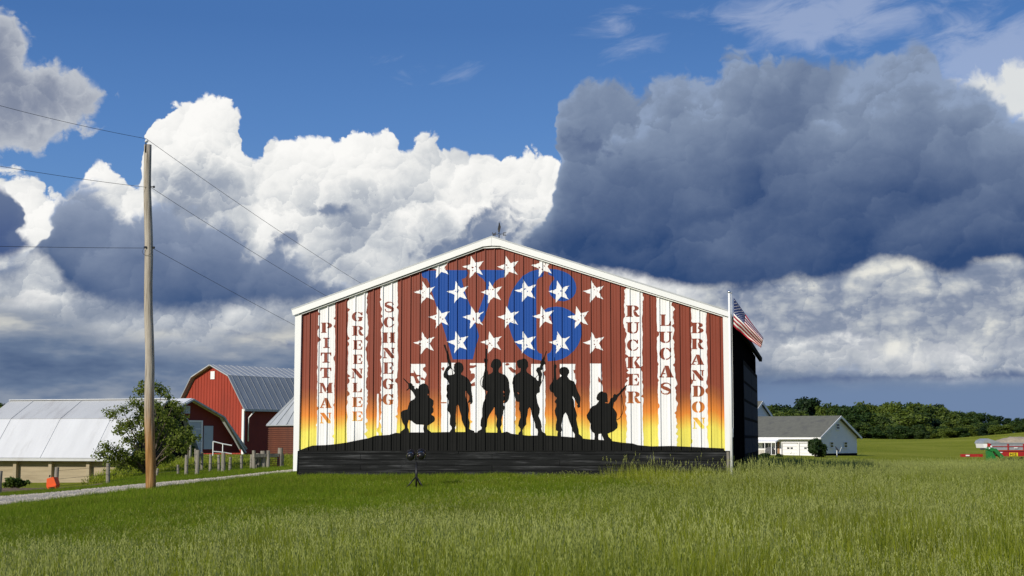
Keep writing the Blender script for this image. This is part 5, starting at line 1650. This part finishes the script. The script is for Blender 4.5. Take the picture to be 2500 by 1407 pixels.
dsh = MB().add(vs_, fs_).build('reflector', M['grill'], ds, smooth=True, fix=False)
MB().tube([cpt - s2 * 0.4 + ax * 0.1, cpt + ax * 0.62 + Vector((0.1, 0, -0.05))], 0.022, 6).build('feed_arm', M['white_trim'], ds)

# ------------------------------------------------------------------ feed wagon at the right
WGD = 150
wg0 = P(2420, 1138, WGD)
wg0.z = gz(wg0.x, WGD)
wg = thing('feed_wagon', 'red and grey forage wagon heaped with pale feed, standing in the field', 'wagon', wg0, math.radians(4))
k_ = WGD / F
def wx(px): return (px - 2420) * k_
def wzz(py): return P(2420, py, WGD).z - wg0.z
BX1 = wx(2590)
MB().box(wx(2416), BX1, 0.0, 2.3, wzz(1099), wzz(1083)).build('box_side', M['wag_grey'], wg)
for ya, yb in ((1083.5, 1081), (1091.2, 1089.6), (1101.5, 1099.5)):
    MB().box(wx(2415), BX1, -0.07, -0.002, wzz(ya), wzz(yb)).build('box_rail', M['wag_red'] if ya != 1083.5 else M['wag_grey'], wg)
for px in (2417, 2461, 2500, 2540):
    MB().box(wx(px), wx(px) + 0.12, -0.11, -0.072, wzz(1099), wzz(1083.6)).build('box_stake', M['wag_red'], wg)
fr_ = MB().box(wx(2432), BX1, -0.09, 2.2, wzz(1114.5), wzz(1103)).build('lower_frame', M['wag_red'], wg)
MB().box(wx(2432), BX1, -0.06, 2.0, wzz(1102.8), wzz(1101.6)).build('sill_beam', M['black_metal'], wg)
MB().prism([(wx(2414), -0.05, wzz(1081)), (wx(2401), -0.05, wzz(1083)), (wx(2404), -0.05, wzz(1076)), (wx(2415), -0.05, wzz(1071)), (wx(2444), -0.05, wzz(1080.5))], (0, 2.3, 0)).build('front_hood', M['wag_grey'], wg)
MB().prism([(wx(2401), -0.04, wzz(1083.5)), (wx(2413), -0.04, wzz(1083.5)), (wx(2410), -0.04, wzz(1094)), (wx(2403), -0.04, wzz(1094))], (0, 2.0, 0)).build('hood_skirt', M['house_white'], wg)
hp = []
nx_, ny_ = 26, 8
g = random.Random(6)
for i in range(nx_ + 1):
    for j in range(ny_ + 1):
        t, s_ = i / nx_, j / ny_
        hgt = math.sin(math.pi * s_) ** 0.6 * (0.62 * min(1, t * 3.2) ** 0.8)
        hp.append((wx(2432) + (BX1 - wx(2432)) * t, 0.05 + 2.2 * s_, wzz(1081.8) + hgt + g.uniform(-0.05, 0.05)))
MB().add(hp, [(i * (ny_ + 1) + j, (i + 1) * (ny_ + 1) + j, (i + 1) * (ny_ + 1) + j + 1, i * (ny_ + 1) + j + 1) for i in range(nx_) for j in range(ny_)]).build('feed_heap', M['grain'], wg, smooth=True)
# green discharge auger and chute
MB().prism([(wx(2402), -0.75, wzz(1097)), (wx(2412), -0.75, wzz(1091)), (wx(2424), -0.75, wzz(1096)), (wx(2418), -0.75, wzz(1103)), (wx(2408), -0.75, wzz(1099))], (0, 0.6, 0)).build('chute_hood', M['wag_green'], wg)
MB().prism([(wx(2406), -0.70, wzz(1100)), (wx(2418), -0.70, wzz(1104)), (wx(2430), -0.70, wzz(1124)), (wx(2428), -0.70, wzz(1136)), (wx(2406), -0.70, wzz(1136))], (0, 0.6, 0)).build('chute_body', M['wag_green'], wg)
MB().bar((wx(2422), -0.72, wzz(1098)), (wx(2441), -0.72, wzz(1118)), 0.45, 0.35).build('auger_tube', M['wag_green'], wg)
MB().box(wx(2411), wx(2418), -0.14, -0.075, wzz(1091), wzz(1083)).build('front_stake', M['wag_red'], wg)
for (x0, x1, y0, y1) in ((2412, 2416, 1092.5, 1088), (2408, 2411, 1096, 1092.6), (2441, 2448, 1106, 1104), (2477, 2486, 1095, 1092.5)):
    MB().box(wx(x0), wx(x1), -0.80 if x0 < 2420 else -0.125, -0.755 if x0 < 2420 else -0.112, wzz(y0), wzz(y1)).build('decal', M['house_white'], wg)
MB().box(wx(2352), wx(2405), 0.5, 0.9, wzz(1116), wzz(1109)).build('drawbar', M['wag_red'], wg)
MB().box(wx(2362), wx(2371), 0.42, 0.49, wzz(1114), wzz(1111)).build('jack', M['white_trim'], wg)
for px in (2470, 2520):
    MB().tube([(wx(px), -0.05, 0.45), (wx(px), 0.3, 0.45)], 0.45, 20).build('wheel', M['tyre'], wg)
    MB().tube([(wx(px), 1.9, 0.45), (wx(px), 2.25, 0.45)], 0.45, 20).build('wheel', M['tyre'], wg)
bd = MB().box(wx(2465), wx(2486), -0.13, -0.092, wzz(1114), wzz(1105.5)).build('name_plate', M['wag_yellow'], wg)
x0, z0, sc = wx(2466.5), wzz(1113), wzz(1106.3) - wzz(1113)
def wl_letter(strokes, ox, w=0.22, sx=0.85):
    mb = MB()
    for pl in strokes:
        mb.prism([(ox + p[0] * sc * sx, -0.145, z0 + p[1] * sc) for p in stroke(pl, w)], (0, 0.012, 0))
    mb.build('letter', M['black_metal'], bd)
wl_letter([[(.1, 0), (.1, 1)], [(.9, 0), (.9, 1)], [(.1, .5), (.9, .5)]], x0)
wl_letter([[(.9, .1), (.3, .75), (.35, .95), (.6, .95), (.65, .8), (.1, .35), (.2, .05), (.5, .05), (.9, .4)]], x0 + sc * 1.02, 0.12, 0.5)
wl_letter([[(.95, .8), (.8, .92), (.3, .92), (.1, .75), (.2, .58), (.75, .44), (.9, .27), (.75, .08), (.25, .08), (.05, .22)]], x0 + sc * 1.62)

# ------------------------------------------------------------------ trees
M['leaf_far'] = leaf_material('far_tree_leaves', (0.028, 0.058, 0.010), (0.100, 0.140, 0.018), 0.3, 0.45)
M['leaf_far2'] = leaf_material('far_dark_leaves', (0.016, 0.036, 0.010), (0.045, 0.075, 0.014), 0.25, 0.45)
M['leaf_near'] = leaf_material('near_tree_leaves', (0.070, 0.110, 0.014), (0.160, 0.205, 0.028), 0.45, 2.0)
M['leaf_bush'] = leaf_material('bush_leaves', (0.022, 0.045, 0.008), (0.060, 0.085, 0.012), 0.3, 1.5)

def leaf_mesh(name, blobs, n, size, seed, mat, up=0.25, shell=0.55, asp=0.6):
    """leaves through the volume of several ellipsoids; blobs: (cx,cy,cz,rx,ry,rz)"""
    r = np.random.RandomState(seed)
    B = np.array(blobs, float)
    vol = (B[:, 3] * B[:, 4] * B[:, 5]) ** 0.75
    idx = r.choice(len(B), n, p=vol / vol.sum())
    d = r.normal(size=(n, 3))
    d /= np.linalg.norm(d, axis=1)[:, None]
    rad = (shell + (1 - shell) * r.rand(n)) * (1 + 0.10 * r.normal(size=n))
    c = B[idx, :3] + d * rad[:, None] * B[idx, 3:]
    nrm = d * 0.7 + r.normal(size=(n, 3)) * 0.6 + np.array([0, 0, up])
    nrm /= np.linalg.norm(nrm, axis=1)[:, None]
    a = np.cross(nrm, r.normal(size=(n, 3)))
    a /= np.linalg.norm(a, axis=1)[:, None]
    b = np.cross(nrm, a)
    s = size * (0.6 + 0.8 * r.rand(n))[:, None]
    v = np.stack([c - a * s, c + b * s * asp - nrm * s * 0.12, c + a * s, c - b * s * asp - nrm * s * 0.12], 1).reshape(-1, 3)
    f = np.arange(4 * n).reshape(n, 4)
    me = bpy.data.meshes.new(name)
    me.from_pydata(v.tolist(), [], f.tolist())
    me.materials.append(mat)
    return me

def crown_blobs(seed, H, R, k=14, low=0.18, top=1.0):
    g_ = random.Random(seed)
    out = [(0, 0, H * 0.58, R * 0.62, R * 0.62, H * 0.34)]
    for i in range(k):
        a = g_.uniform(0, 6.28)
        h = g_.uniform(low, top - 0.12)
        prof_r = R * (0.35 + 0.75 * math.sin(math.pi * min(1, max(0.05, (h - low * 0.4) / (1.05 - low * 0.4)))) ** 0.8)
        q = g_.uniform(0.25, 0.85)
        r_ = R * g_.uniform(0.26, 0.46)
        out.append((math.cos(a) * prof_r * q, math.sin(a) * prof_r * q, H * h, r_, r_, r_ * g_.uniform(0.7, 0.95)))
    return out

variants = []
for i, (H, R, dark) in enumerate(((10, 4.2, 0), (10, 3.6, 1), (10, 4.8, 0), (10, 3.2, 0), (10, 4.0, 1), (10, 5.2, 0), (10, 4.4, 0))):
    cm = leaf_mesh('crown', crown_blobs(100 + i, H, R, 18, low=0.10), 3200, 0.40, 50 + i, M['leaf_far2'] if dark else M['leaf_far'], shell=0.6)
    tm = MB()
    g_ = random.Random(i)
    tm.tube([(0, 0, -0.5), (0.1, 0, 2.5), (0.15, 0.1, 5.5), (0.2, 0.1, 8)], [0.28, 0.24, 0.15, 0.04], 7)
    for k in range(5):
        a, h = g_.uniform(0, 6.28), g_.uniform(2.2, 5.5)
        tm.tube([(0.12, 0.05, h), (math.cos(a) * R * 0.35, math.sin(a) * R * 0.35, h + 1.2), (math.cos(a) * R * 0.6, math.sin(a) * R * 0.6, h + 2.2)], [0.10, 0.07, 0.02], 5)
    to = tm.build('trunk', M['bark'], None, fix=False)
    tme = to.data
    bpy.data.objects.remove(to)
    variants.append((cm, tme))

# trees of the wood edge: photo x, y of the top, distance
TREES = []
g = random.Random(21)
prof_t = [(1855, 992), (1880, 988), (1900, 985), (1925, 998), (1945, 1000), (1966, 968), (1990, 1000), (2010, 989), (2028, 990), (2060, 992), (2085, 990), (2110, 987), (2150, 990), (2180, 985), (2205, 984), (2230, 982), (2255, 988),
          (2278, 990), (2300, 987), (2325, 1004), (2350, 1006), (2375, 1004), (2400, 1010), (2430, 1014), (2460, 1021), (2490, 1020), (2520, 1018), (2560, 1018)]
for x, yt in prof_t:
    TREES.append((x, yt, 440 + g.uniform(-8, 25)))
for x in range(1850, 2560, 22):                      # a lower front row
    yt = np.interp(x, [p[0] for p in prof_t], [p[1] for p in prof_t])
    TREES.append((x + g.uniform(-8, 8), yt + g.uniform(16, 34), 415 + g.uniform(-10, 10)))
for x in range(1890, 2560, 20):                      # young growth along the field
    TREES.append((x + g.uniform(-10, 10), 1042 + g.uniform(-8, 10) + max(0, (x - 2300)) * 0.03, 398 + g.uniform(-6, 5)))
for x, yt in ((-40, 985), (-5, 990), (18, 992), (40, 1004), (62, 1008)):
    TREES.append((x, yt, 300 + g.uniform(-10, 20)))
names = {0: 'bright green rounded tree', 1: 'dark narrow tree', 2: 'broad bright green tree', 3: 'slim bright green tree', 4: 'dark full tree', 5: 'spreading green tree', 6: 'full green tree'}
order = sorted(range(len(TREES)), key=lambda i: TREES[i][0])
rank = {i: k for k, i in enumerate(order)}
rows_n = {'tall': 0, 'mid': 0, 'low': 0, 'left': 0}
ordw = lambda n: ['first', 'second', 'third', 'fourth', 'fifth', 'sixth', 'seventh', 'eighth', 'ninth', 'tenth', 'eleventh', 'twelfth', 'thirteenth', 'fourteenth', 'fifteenth', 'sixteenth', 'seventeenth', 'eighteenth', 'nineteenth', 'twentieth',
                  'twenty-first', 'twenty-second', 'twenty-third', 'twenty-fourth', 'twenty-fifth', 'twenty-sixth', 'twenty-seventh', 'twenty-eighth', 'twenty-ninth', 'thirtieth', 'thirty-first', 'thirty-second', 'thirty-third', 'thirty-fourth', 'thirty-fifth'][n]
for i, (x, yt, D) in enumerate(TREES):
    b = base(x, D)
    hgt = max(2.5, P(x, yt, D).z - b.z)
    vi = g.randrange(len(variants))
    if x == 1966: vi = 4
    row = 'left' if x < 400 else ('tall' if D > 427 else ('mid' if D > 404.5 else 'low'))
    n_ = rows_n[row]
    rows_n[row] += 1
    where = {'tall': 'in the tall back row of the wood, %s from the barn', 'mid': 'in the middle row of the wood, %s from the barn', 'low': 'in the low front row along the field, %s from the barn', 'left': 'beyond the white roof at the left edge, %s from the left'}[row] % ordw(n_)
    if x == 1966:
        lab = 'tall round dark tree standing above the rest of the wood behind the farmhouse'
    else:
        lab = names[vi] + ' ' + where
    t_ = thing('wood_tree', lab, 'tree', b, g.uniform(0, 6.28), 'trees of the distant wood')
    wid = g.uniform(0.85, 1.2) * (1.0 if row != 'low' else 1.5) * (1.25 if row == 'mid' else 1.0)
    sz = hgt / 9.4
    if row in ('low', 'mid'): b.z -= hgt * 0.22; sz *= 1.22
    t_.location = b
    t_.scale = (sz * wid, sz * wid, sz)
    cm, tm_ = variants[vi]
    link(bpy.data.objects.new('crown', cm), t_)
    link(bpy.data.objects.new('trunk', tm_), t_)

# leafy young tree by the drive
TD = 49.0
tb = base(365, TD)
nt = thing('young_tree', 'loose leafy young tree growing behind the utility pole', 'tree', tb)
s = TD / F
def TPx(x, y, dy=0.0): 
    p = P(x, y, TD + dy) - tb
    return (p.x, p.y, p.z)
g = random.Random(31)
limbs = []
tm = MB()
targets = [(262, 1090), (248, 1110), (290, 1055), (275, 1010), (300, 1000), (330, 985), (345, 955), (350, 938), (375, 945), (395, 955), (410, 968), (425, 985), (435, 1000), (450, 1020), (462, 1045), (470, 1070), (440, 1060), (420, 1040), (400, 1010), (380, 990), (320, 1040), (310, 1075), (340, 1060), (360, 1030), (395, 1065), (430, 1090), (300, 1110), (345, 1105), (380, 1110), (415, 1115), (270, 1128), (330, 1128)]
blobs = []
for (x, y) in targets:
    dy = g.uniform(-1.2, 1.2)
    e = Vector(TPx(x, y, dy))
    m_ = Vector((e.x * 0.45 + g.uniform(-0.1, 0.1), e.y * 0.4, e.z * 0.5 + 0.15))
    tm.tube([(g.uniform(-0.08, 0.08), 0, 0.0), m_ * 0.5 + Vector((0, 0, 0.1)), m_, e], [0.05, 0.035, 0.022, 0.006], 6)
    r = g.uniform(0.16, 0.34)
    blobs.append((e.x, e.y, e.z, r * 1.15, r, r * 0.8))
    blobs.append(((m_.x + e.x) / 2, (m_.y + e.y) / 2, (m_.z + e.z) / 2, r * 1.1, r * 1.1, r))
tm.build('trunk', M['bark'], nt, smooth=True)
link(bpy.data.objects.new('crown', leaf_mesh('crown', blobs, 11000, 0.042, 77, M['leaf_near'], shell=0.25)), nt)
# sucker shoots beside it
def shrub(name, label, cat, x, D, px_w, ytop, n, leaf, mat, seed, dens=1.0, ybase=None, group=None):
    b = base(x, D)
    if ybase: b.z = P(x, ybase, D).z
    R = px_w / 2 / F * D
    H = P(x, ytop, D).z - b.z
    t_ = thing(name, label, cat, b, 0, group)
    g_ = random.Random(seed)
    bl, tm_ = [], MB()
    for k in range(16):
        a, rr, hh = g_.uniform(0, 6.28), R * g_.uniform(0.1, 0.75), g_.uniform(0.25, 0.88)
        rr *= math.sin(math.pi * min(0.95, hh + 0.1)) ** 0.5
        c_ = Vector((math.cos(a) * rr, math.sin(a) * rr, H * hh))
        r_ = R * g_.uniform(0.24, 0.40)
        bl.append((c_.x, c_.y, c_.z, r_, r_, min(r_, H * 0.22)))
        tm_.tube([(g_.uniform(-0.05, 0.05), 0, -0.05), c_ * 0.5, c_], [0.03 * R + 0.008, 0.02 * R + 0.006, 0.006], 5)
    tm_.build('stems', M['bark'], t_)
    link(bpy.data.objects.new('foliage', leaf_mesh('foliage', bl, n, leaf, seed, mat, shell=0.35)), t_)
shrub('bush', 'round dark green bush before the second garage door', 'bush', 1990, 176, 62, 1073, 5000, 0.16, M['leaf_bush'], 3, ybase=1119)
shrub('bush', 'low dark shrub at the foot of the porch', 'bush', 1868, 150, 34, 1108, 1500, 0.14, M['leaf_bush'], 4, ybase=1122)
shrub('bush', 'small rounded shrub beside the porch step', 'bush', 1901, 176, 18, 1109, 900, 0.12, M['leaf_bush'], 5, ybase=1117)
shrub('bush', 'leafy sapling by the shed garage door', 'bush', 462, 70, 48, 1040, 1800, 0.06, M['leaf_near'], 6)
shrub('weed_clump', 'rough weeds along the tan barn wall, left of the orange tub', 'weeds', 40, 60, 80, 1166, 1800, 0.06, M['leaf_near'], 8)
shrub('weed_clump', 'dark weeds under the young tree beside the tan wall', 'weeds', 310, 52, 70, 1150, 1800, 0.05, M['leaf_bush'], 9)

# ------------------------------------------------------------------ grass
def blade_colors(g_, kind):
    if kind == 'tall':
        c = g_.choice([(0.275, 0.325, 0.020), (0.225, 0.280, 0.018), (0.320, 0.350, 0.030), (0.350, 0.375, 0.070), (0.160, 0.220, 0.014), (0.300, 0.335, 0.024)])
    elif kind == 'lawn':
        c = g_.choice([(0.150, 0.240, 0.010), (0.185, 0.270, 0.012), (0.235, 0.290, 0.024), (0.115, 0.200, 0.010), (0.26, 0.28, 0.05)])
    else:
        c = (0.38, 0.41, 0.125)
    k = g_.uniform(0.8, 1.2)
    return tuple(v * k for v in c)
def clump(name, seed, n, rad, h0, h1, w, kind, heads=0, lean=0.35):
    g_ = random.Random(seed)
    V_, F_, C_ = [], [], []
    def strip(p, h, w_, ang, bend, col, segs=3):
        ca, sa = math.cos(ang), math.sin(ang)
        fa = g_.uniform(0, 6.28)
        fx, fy = math.cos(fa), math.sin(fa)
        b = len(V_)
        for s_ in range(segs + 1):
            t = s_ / segs
            o_ = bend * t * t
            cx_, cy_, cz_ = p[0] + ca * o_ * h, p[1] + sa * o_ * h, h * t * (1 - 0.35 * bend * t)
            ww = w_ * (1 - t ** 1.6) * 0.5 if s_ < segs else 0.0
            if s_ < segs:
                V_.append((cx_ - fx * ww, cy_ - fy * ww, cz_)); V_.append((cx_ + fx * ww, cy_ + fy * ww, cz_))
            else:
                V_.append((cx_, cy_, cz_))
        for s_ in range(segs - 1):
            q_ = b + 2 * s_
            F_.append((q_, q_ + 1, q_ + 3, q_ + 2)); C_.append(col)
        q_ = b + 2 * (segs - 1)
        F_.append((q_, q_ + 1, q_ + 2)); C_.append(col)
        return V_[-1]
    for _ in range(n):
        a, r = g_.uniform(0, 6.28), rad * math.sqrt(g_.random())
        strip((r * math.cos(a), r * math.sin(a)), g_.uniform(h0, h1), w * g_.uniform(0.7, 1.3), g_.gauss(0.4, 1.6), g_.uniform(0.05, lean) * (2.2 if g_.random() < 0.10 else 1), blade_colors(g_, kind))
    for _ in range(heads):
        a, r = g_.uniform(0, 6.28), rad * math.sqrt(g_.random())
        h = h1 * g_.uniform(1.0, 1.35)
        col = blade_colors(g_, 'head')
        tip = strip((r * math.cos(a), r * math.sin(a)), h, 0.0045, g_.gauss(0.4, 1.2), g_.uniform(0.05, 0.22), col)
        for k in range(5):
            b = len(V_)
            z0_ = tip[2] - 0.10 + 0.022 * k
            an = g_.uniform(0, 6.28)
            dx_, dy_ = math.cos(an) * 0.012, math.sin(an) * 0.012
            V_ += [(tip[0], tip[1], z0_), (tip[0] + dx_, tip[1] + dy_, z0_ + 0.03), (tip[0] + dx_ * 0.3, tip[1] + dy_ * 0.3, z0_ + 0.045)]
            F_.append((b, b + 1, b + 2)); C_.append(col)
    me = bpy.data.meshes.new(name)
    me.from_pydata(V_, [], F_)
    ca_ = me.color_attributes.new('blade', 'FLOAT_COLOR', 'CORNER')
    arr = []
    for f_, c in zip(F_, C_):
        arr += [*c, 1.0] * len(f_)
    ca_.data.foreach_set('color', arr)
    return me
M['grass_tall'] = leaf_material('meadow_grass', (0, 0, 0), (0.190, 0.245, 0.015), 0.5, attr='blade', rough=0.6, spec=0.08)
M['grass_lawn'] = leaf_material('lawn_grass', (0, 0, 0), (0.150, 0.235, 0.012), 0.5, attr='blade', rough=0.6, spec=0.08)

def scatter(name, protos, mat, pts, zs, rots, scl, tilt, pick=None):
    """one object: many clumps instanced on points"""
    me = bpy.data.meshes.new(name)
    me.from_pydata([(x, y, z) for (x, y), z in zip(pts, zs)], [], [])
    n = len(pts)
    a = me.attributes.new('rot', 'FLOAT_VECTOR', 'POINT')
    a.data.foreach_set('vector', np.stack([tilt[:, 0], tilt[:, 1], rots], -1).ravel())
    a = me.attributes.new('scl', 'FLOAT_VECTOR', 'POINT')
    a.data.foreach_set('vector', scl.ravel())
    a = me.attributes.new('pick', 'INT', 'POINT')
    a.data.foreach_set('value', (np.random.RandomState(5).randint(0, len(protos), n) if pick is None else pick).astype(np.int32))
    o_ = link(bpy.data.objects.new(name, me))
    ng = bpy.data.node_groups.new(name + '_nodes', 'GeometryNodeTree')
    ng.interface.new_socket('Geometry', in_out='INPUT', socket_type='NodeSocketGeometry')
    ng.interface.new_socket('Geometry', in_out='OUTPUT', socket_type='NodeSocketGeometry')
    gi, go = ng.nodes.new('NodeGroupInput'), ng.nodes.new('NodeGroupOutput')
    inst = ng.nodes.new('GeometryNodeInstanceOnPoints')
    ng.links.new(gi.outputs[0], inst.inputs['Points'])
    g2i = ng.nodes.new('GeometryNodeGeometryToInstance')
    for pm in protos:
        po = bpy.data.objects.new(pm.name, pm)           # holds the mesh for the node tree only, never put in the scene
        if not pm.materials:
            pm.materials.append(mat)
        oi = ng.nodes.new('GeometryNodeObjectInfo')
        oi.inputs['Object'].default_value = po
        ng.links.new(oi.outputs['Geometry'], g2i.inputs[0])
    ng.links.new(g2i.outputs[0], inst.inputs['Instance'])
    inst.inputs['Pick Instance'].default_value = True
    def attr(nm, typ):
        q = ng.nodes.new('GeometryNodeInputNamedAttribute')
        q.data_type = typ
        q.inputs['Name'].default_value = nm
        return next(s_ for s_ in q.outputs if s_.enabled and s_.name == 'Attribute')
    ng.links.new(attr('pick', 'INT'), inst.inputs['Instance Index'])
    e2r = ng.nodes.new('FunctionNodeEulerToRotation')
    ng.links.new(attr('rot', 'FLOAT_VECTOR'), e2r.inputs[0])
    ng.links.new(e2r.outputs[0], inst.inputs['Rotation'])
    ng.links.new(attr('scl', 'FLOAT_VECTOR'), inst.inputs['Scale'])
    ng.links.new(inst.outputs[0], go.inputs[0])
    md = o_.modifiers.new('scatter', 'NODES')
    md.node_group = ng
    return o_

R_ = np.random.RandomState(12)
def sample(n, d0, d1, s0, s1, power=1.0):
    """points spread evenly over the ground between two distances and two view tangents"""
    D = np.sqrt(R_.rand(n) * (d1 ** 2 - d0 ** 2) + d0 ** 2) if power == 1.0 else d0 + (d1 - d0) * R_.rand(n) ** power
    s_ = s0 + (s1 - s0) * R_.rand(n)
    return s_ * D, D
def px_of(X, Y, Z):
    c, s_ = math.cos(PITCH), math.sin(PITCH)
    dz_ = Z - EYE
    dep = Y * c + dz_ * s_
    return CX + F * X / dep, CY - F * (-Y * s_ + dz_ * c) / dep
bx_, by_ = [-200, 0, 400, 800, 1100, 1400, 1600, 1785, 1900, 2700], [1385, 1370, 1340, 1300, 1268, 1240, 1215, 1180, 1050, 1050]
def in_barn(X, Y, m_=0.0):
    rx, ry = X - BO.x, Y - BO.y
    u_ = rx * WD.x + ry * WD.y
    v_ = rx * WB.x + ry * WB.y
    return (u_ > -m_) & (u_ < UR + m_) & (v_ > -m_) & (v_ < BL + m_)
def in_house(X, Y):
    rx, ry = X - h0.x, Y - h0.y
    u_ = rx * math.cos(HA) + ry * math.sin(HA)
    v_ = -rx * math.sin(HA) + ry * math.cos(HA)
    return (u_ > -2) & (u_ < GW + 1) & (v_ > -1) & (v_ < HL)
tall_p = [clump('tall_clump', 200 + i, 200, 0.36, 0.20, 0.56, 0.0060, 'tall', heads=(10, 3, 16, 6, 2)[i]) for i in range(5)]
lawn_p = [clump('lawn_clump', 300 + i, 190, 0.34, 0.05, 0.13, 0.006, 'lawn', lean=0.6) for i in range(4)]
mid_p = [clump('mid_clump', 400 + i, 110, 0.9, 0.18, 0.42, 0.022, 'tall', heads=3) for i in range(3)]

X, Y = sample(15500, 9.0, 60, -0.42, 0.42)
Z = ground(X, Y)
px, py = px_of(X, Y, Z)
bound = np.interp(px, bx_, by_)
nz_ = np.sin(X * 1.7 + np.sin(Y * 0.9) * 2) * np.sin(Y * 1.3 + X * 0.4)
tallness = np.clip((py - bound + nz_ * 22) / 85.0, -1, 1.2)
rb_ = road_band(X, Y)
keep = ((tallness > -0.25) | ((tallness > -0.99) & (R_.rand(len(X)) < 0.45))) & ~in_barn(X, Y, 0.12) & ~(np.hypot(X - TP.x, (Y - TP.y + 0.6) * 0.6) < 0.7) & ~((px < 760) & (rb_ > -0.15))
X, Y, Z, tallness = X[keep], Y[keep], Z[keep], tallness[keep]
n = len(X)
nz2 = np.sin(X * 0.8 + 1.3) * np.sin(Y * 0.55 + X * 0.3)
hs = np.clip(0.32 + 0.52 * np.clip(tallness, 0, 1) + 0.12 * np.clip(tallness, -1, 0), 0.2, 0.9) * (0.85 + 0.3 * R_.rand(n)) * (1 + 0.16 * nz2)
hs = hs * np.where(X / Y > 0.17, 0.86, 1.0)
sc_ = np.stack([0.85 + 0.3 * R_.rand(n)] * 2 + [hs], -1)
# taller stems left standing by the flagpole and the barn's right corner
tall_p.append(clump('stem_clump', 260, 9, 0.40, 0.30, 0.55, 0.006, 'tall', heads=7))
tall_p.append(clump('stem_clump', 261, 7, 0.40, 0.30, 0.60, 0.006, 'tall', heads=5))
X2, Y2 = sample(420, 29.5, 37.0, (1500 - CX) / F, (2120 - CX) / F)
Z2 = ground(X2, Y2)
px2, _ = px_of(X2, Y2, Z2)
k2 = ~in_barn(X2, Y2, 0.25) & (R_.rand(len(X2)) < np.clip((px2 - 1480) / 300, 0.05, 1.0))
X2, Y2, Z2 = X2[k2], Y2[k2], Z2[k2]
X, Y, Z = np.concatenate([X, X2]), np.concatenate([Y, Y2]), np.concatenate([Z, Z2])
sc_ = np.concatenate([sc_, np.stack([0.8 + 0.4 * R_.rand(len(X2))] * 2 + [0.50 + 0.42 * R_.rand(len(X2))], -1)])
n_base, n = n, len(X)
pick = np.concatenate([R_.randint(0, 5, n_base), R_.randint(5, 7, n - n_base)])
o = scatter('tall_grass', tall_p, M['grass_tall'], np.stack([X, Y], -1), Z - 0.02, R_.rand(n) * 6.28, sc_, R_.normal(size=(n, 2)) * 0.10, pick)
tag(o, 'tall seeding meadow grass over the whole foreground', 'grass', kind='stuff')

X, Y = sample(13000, 16.0, 50, -0.42, 0.18)
Z = ground(X, Y)
px, py = px_of(X, Y, Z)
bound = np.interp(px, bx_, by_)
rb_ = road_band(X, Y)
keep = (py < bound + 70) & ~in_barn(X, Y, 0.02) & ~((px < 760) & (rb_ > -0.01) & (rb_ < 1.02)) & ~((px > 700) & (Y > 38)) & ~(np.hypot(X - TP.x, Y - TP.y) < 0.45) & ~((px < 275) & (Y > 42.5))
X, Y, Z = X[keep], Y[keep], Z[keep]
n = len(X)
sc_ = np.stack([0.9 + 0.3 * R_.rand(n)] * 2 + [0.7 + 0.6 * R_.rand(n)], -1)
o = scatter('lawn_grass', lawn_p, M['grass_lawn'], np.stack([X, Y], -1), Z - 0.01, R_.rand(n) * 6.28, sc_, R_.normal(size=(n, 2)) * 0.06)
tag(o, 'short mown lawn grass before the mural barn and along the drive', 'grass', kind='stuff')

X, Y = sample(15000, 44.0, 150, -0.40, 0.42, power=1.3)
Z = ground(X, Y)
px, py = px_of(X, Y, Z)
keep = ~in_barn(X, Y, 0.4) & ((px > 1830) & (Y > 56) | (px < 760) & (Y > 50) & (px > 280)) & ~((px < 760) & (road_band(X, Y) < 1.05)) & ~((px < 760) & (Y > 80))
X, Y, Z = X[keep], Y[keep], Z[keep]
px = px[keep]
n = len(X)
sc_ = np.stack([1.0 + 0.4 * R_.rand(n)] * 2 + [np.where(px < 760, 0.40, 0.50) * (0.7 + 0.6 * R_.rand(n))], -1)
o = scatter('meadow_grass', mid_p, M['grass_tall'], np.stack([X, Y], -1), Z - 0.02, R_.rand(n) * 6.28, sc_, R_.normal(size=(n, 2)) * 0.08)
tag(o, 'rough grass of the farther meadow and farmyard bank', 'grass', kind='stuff')
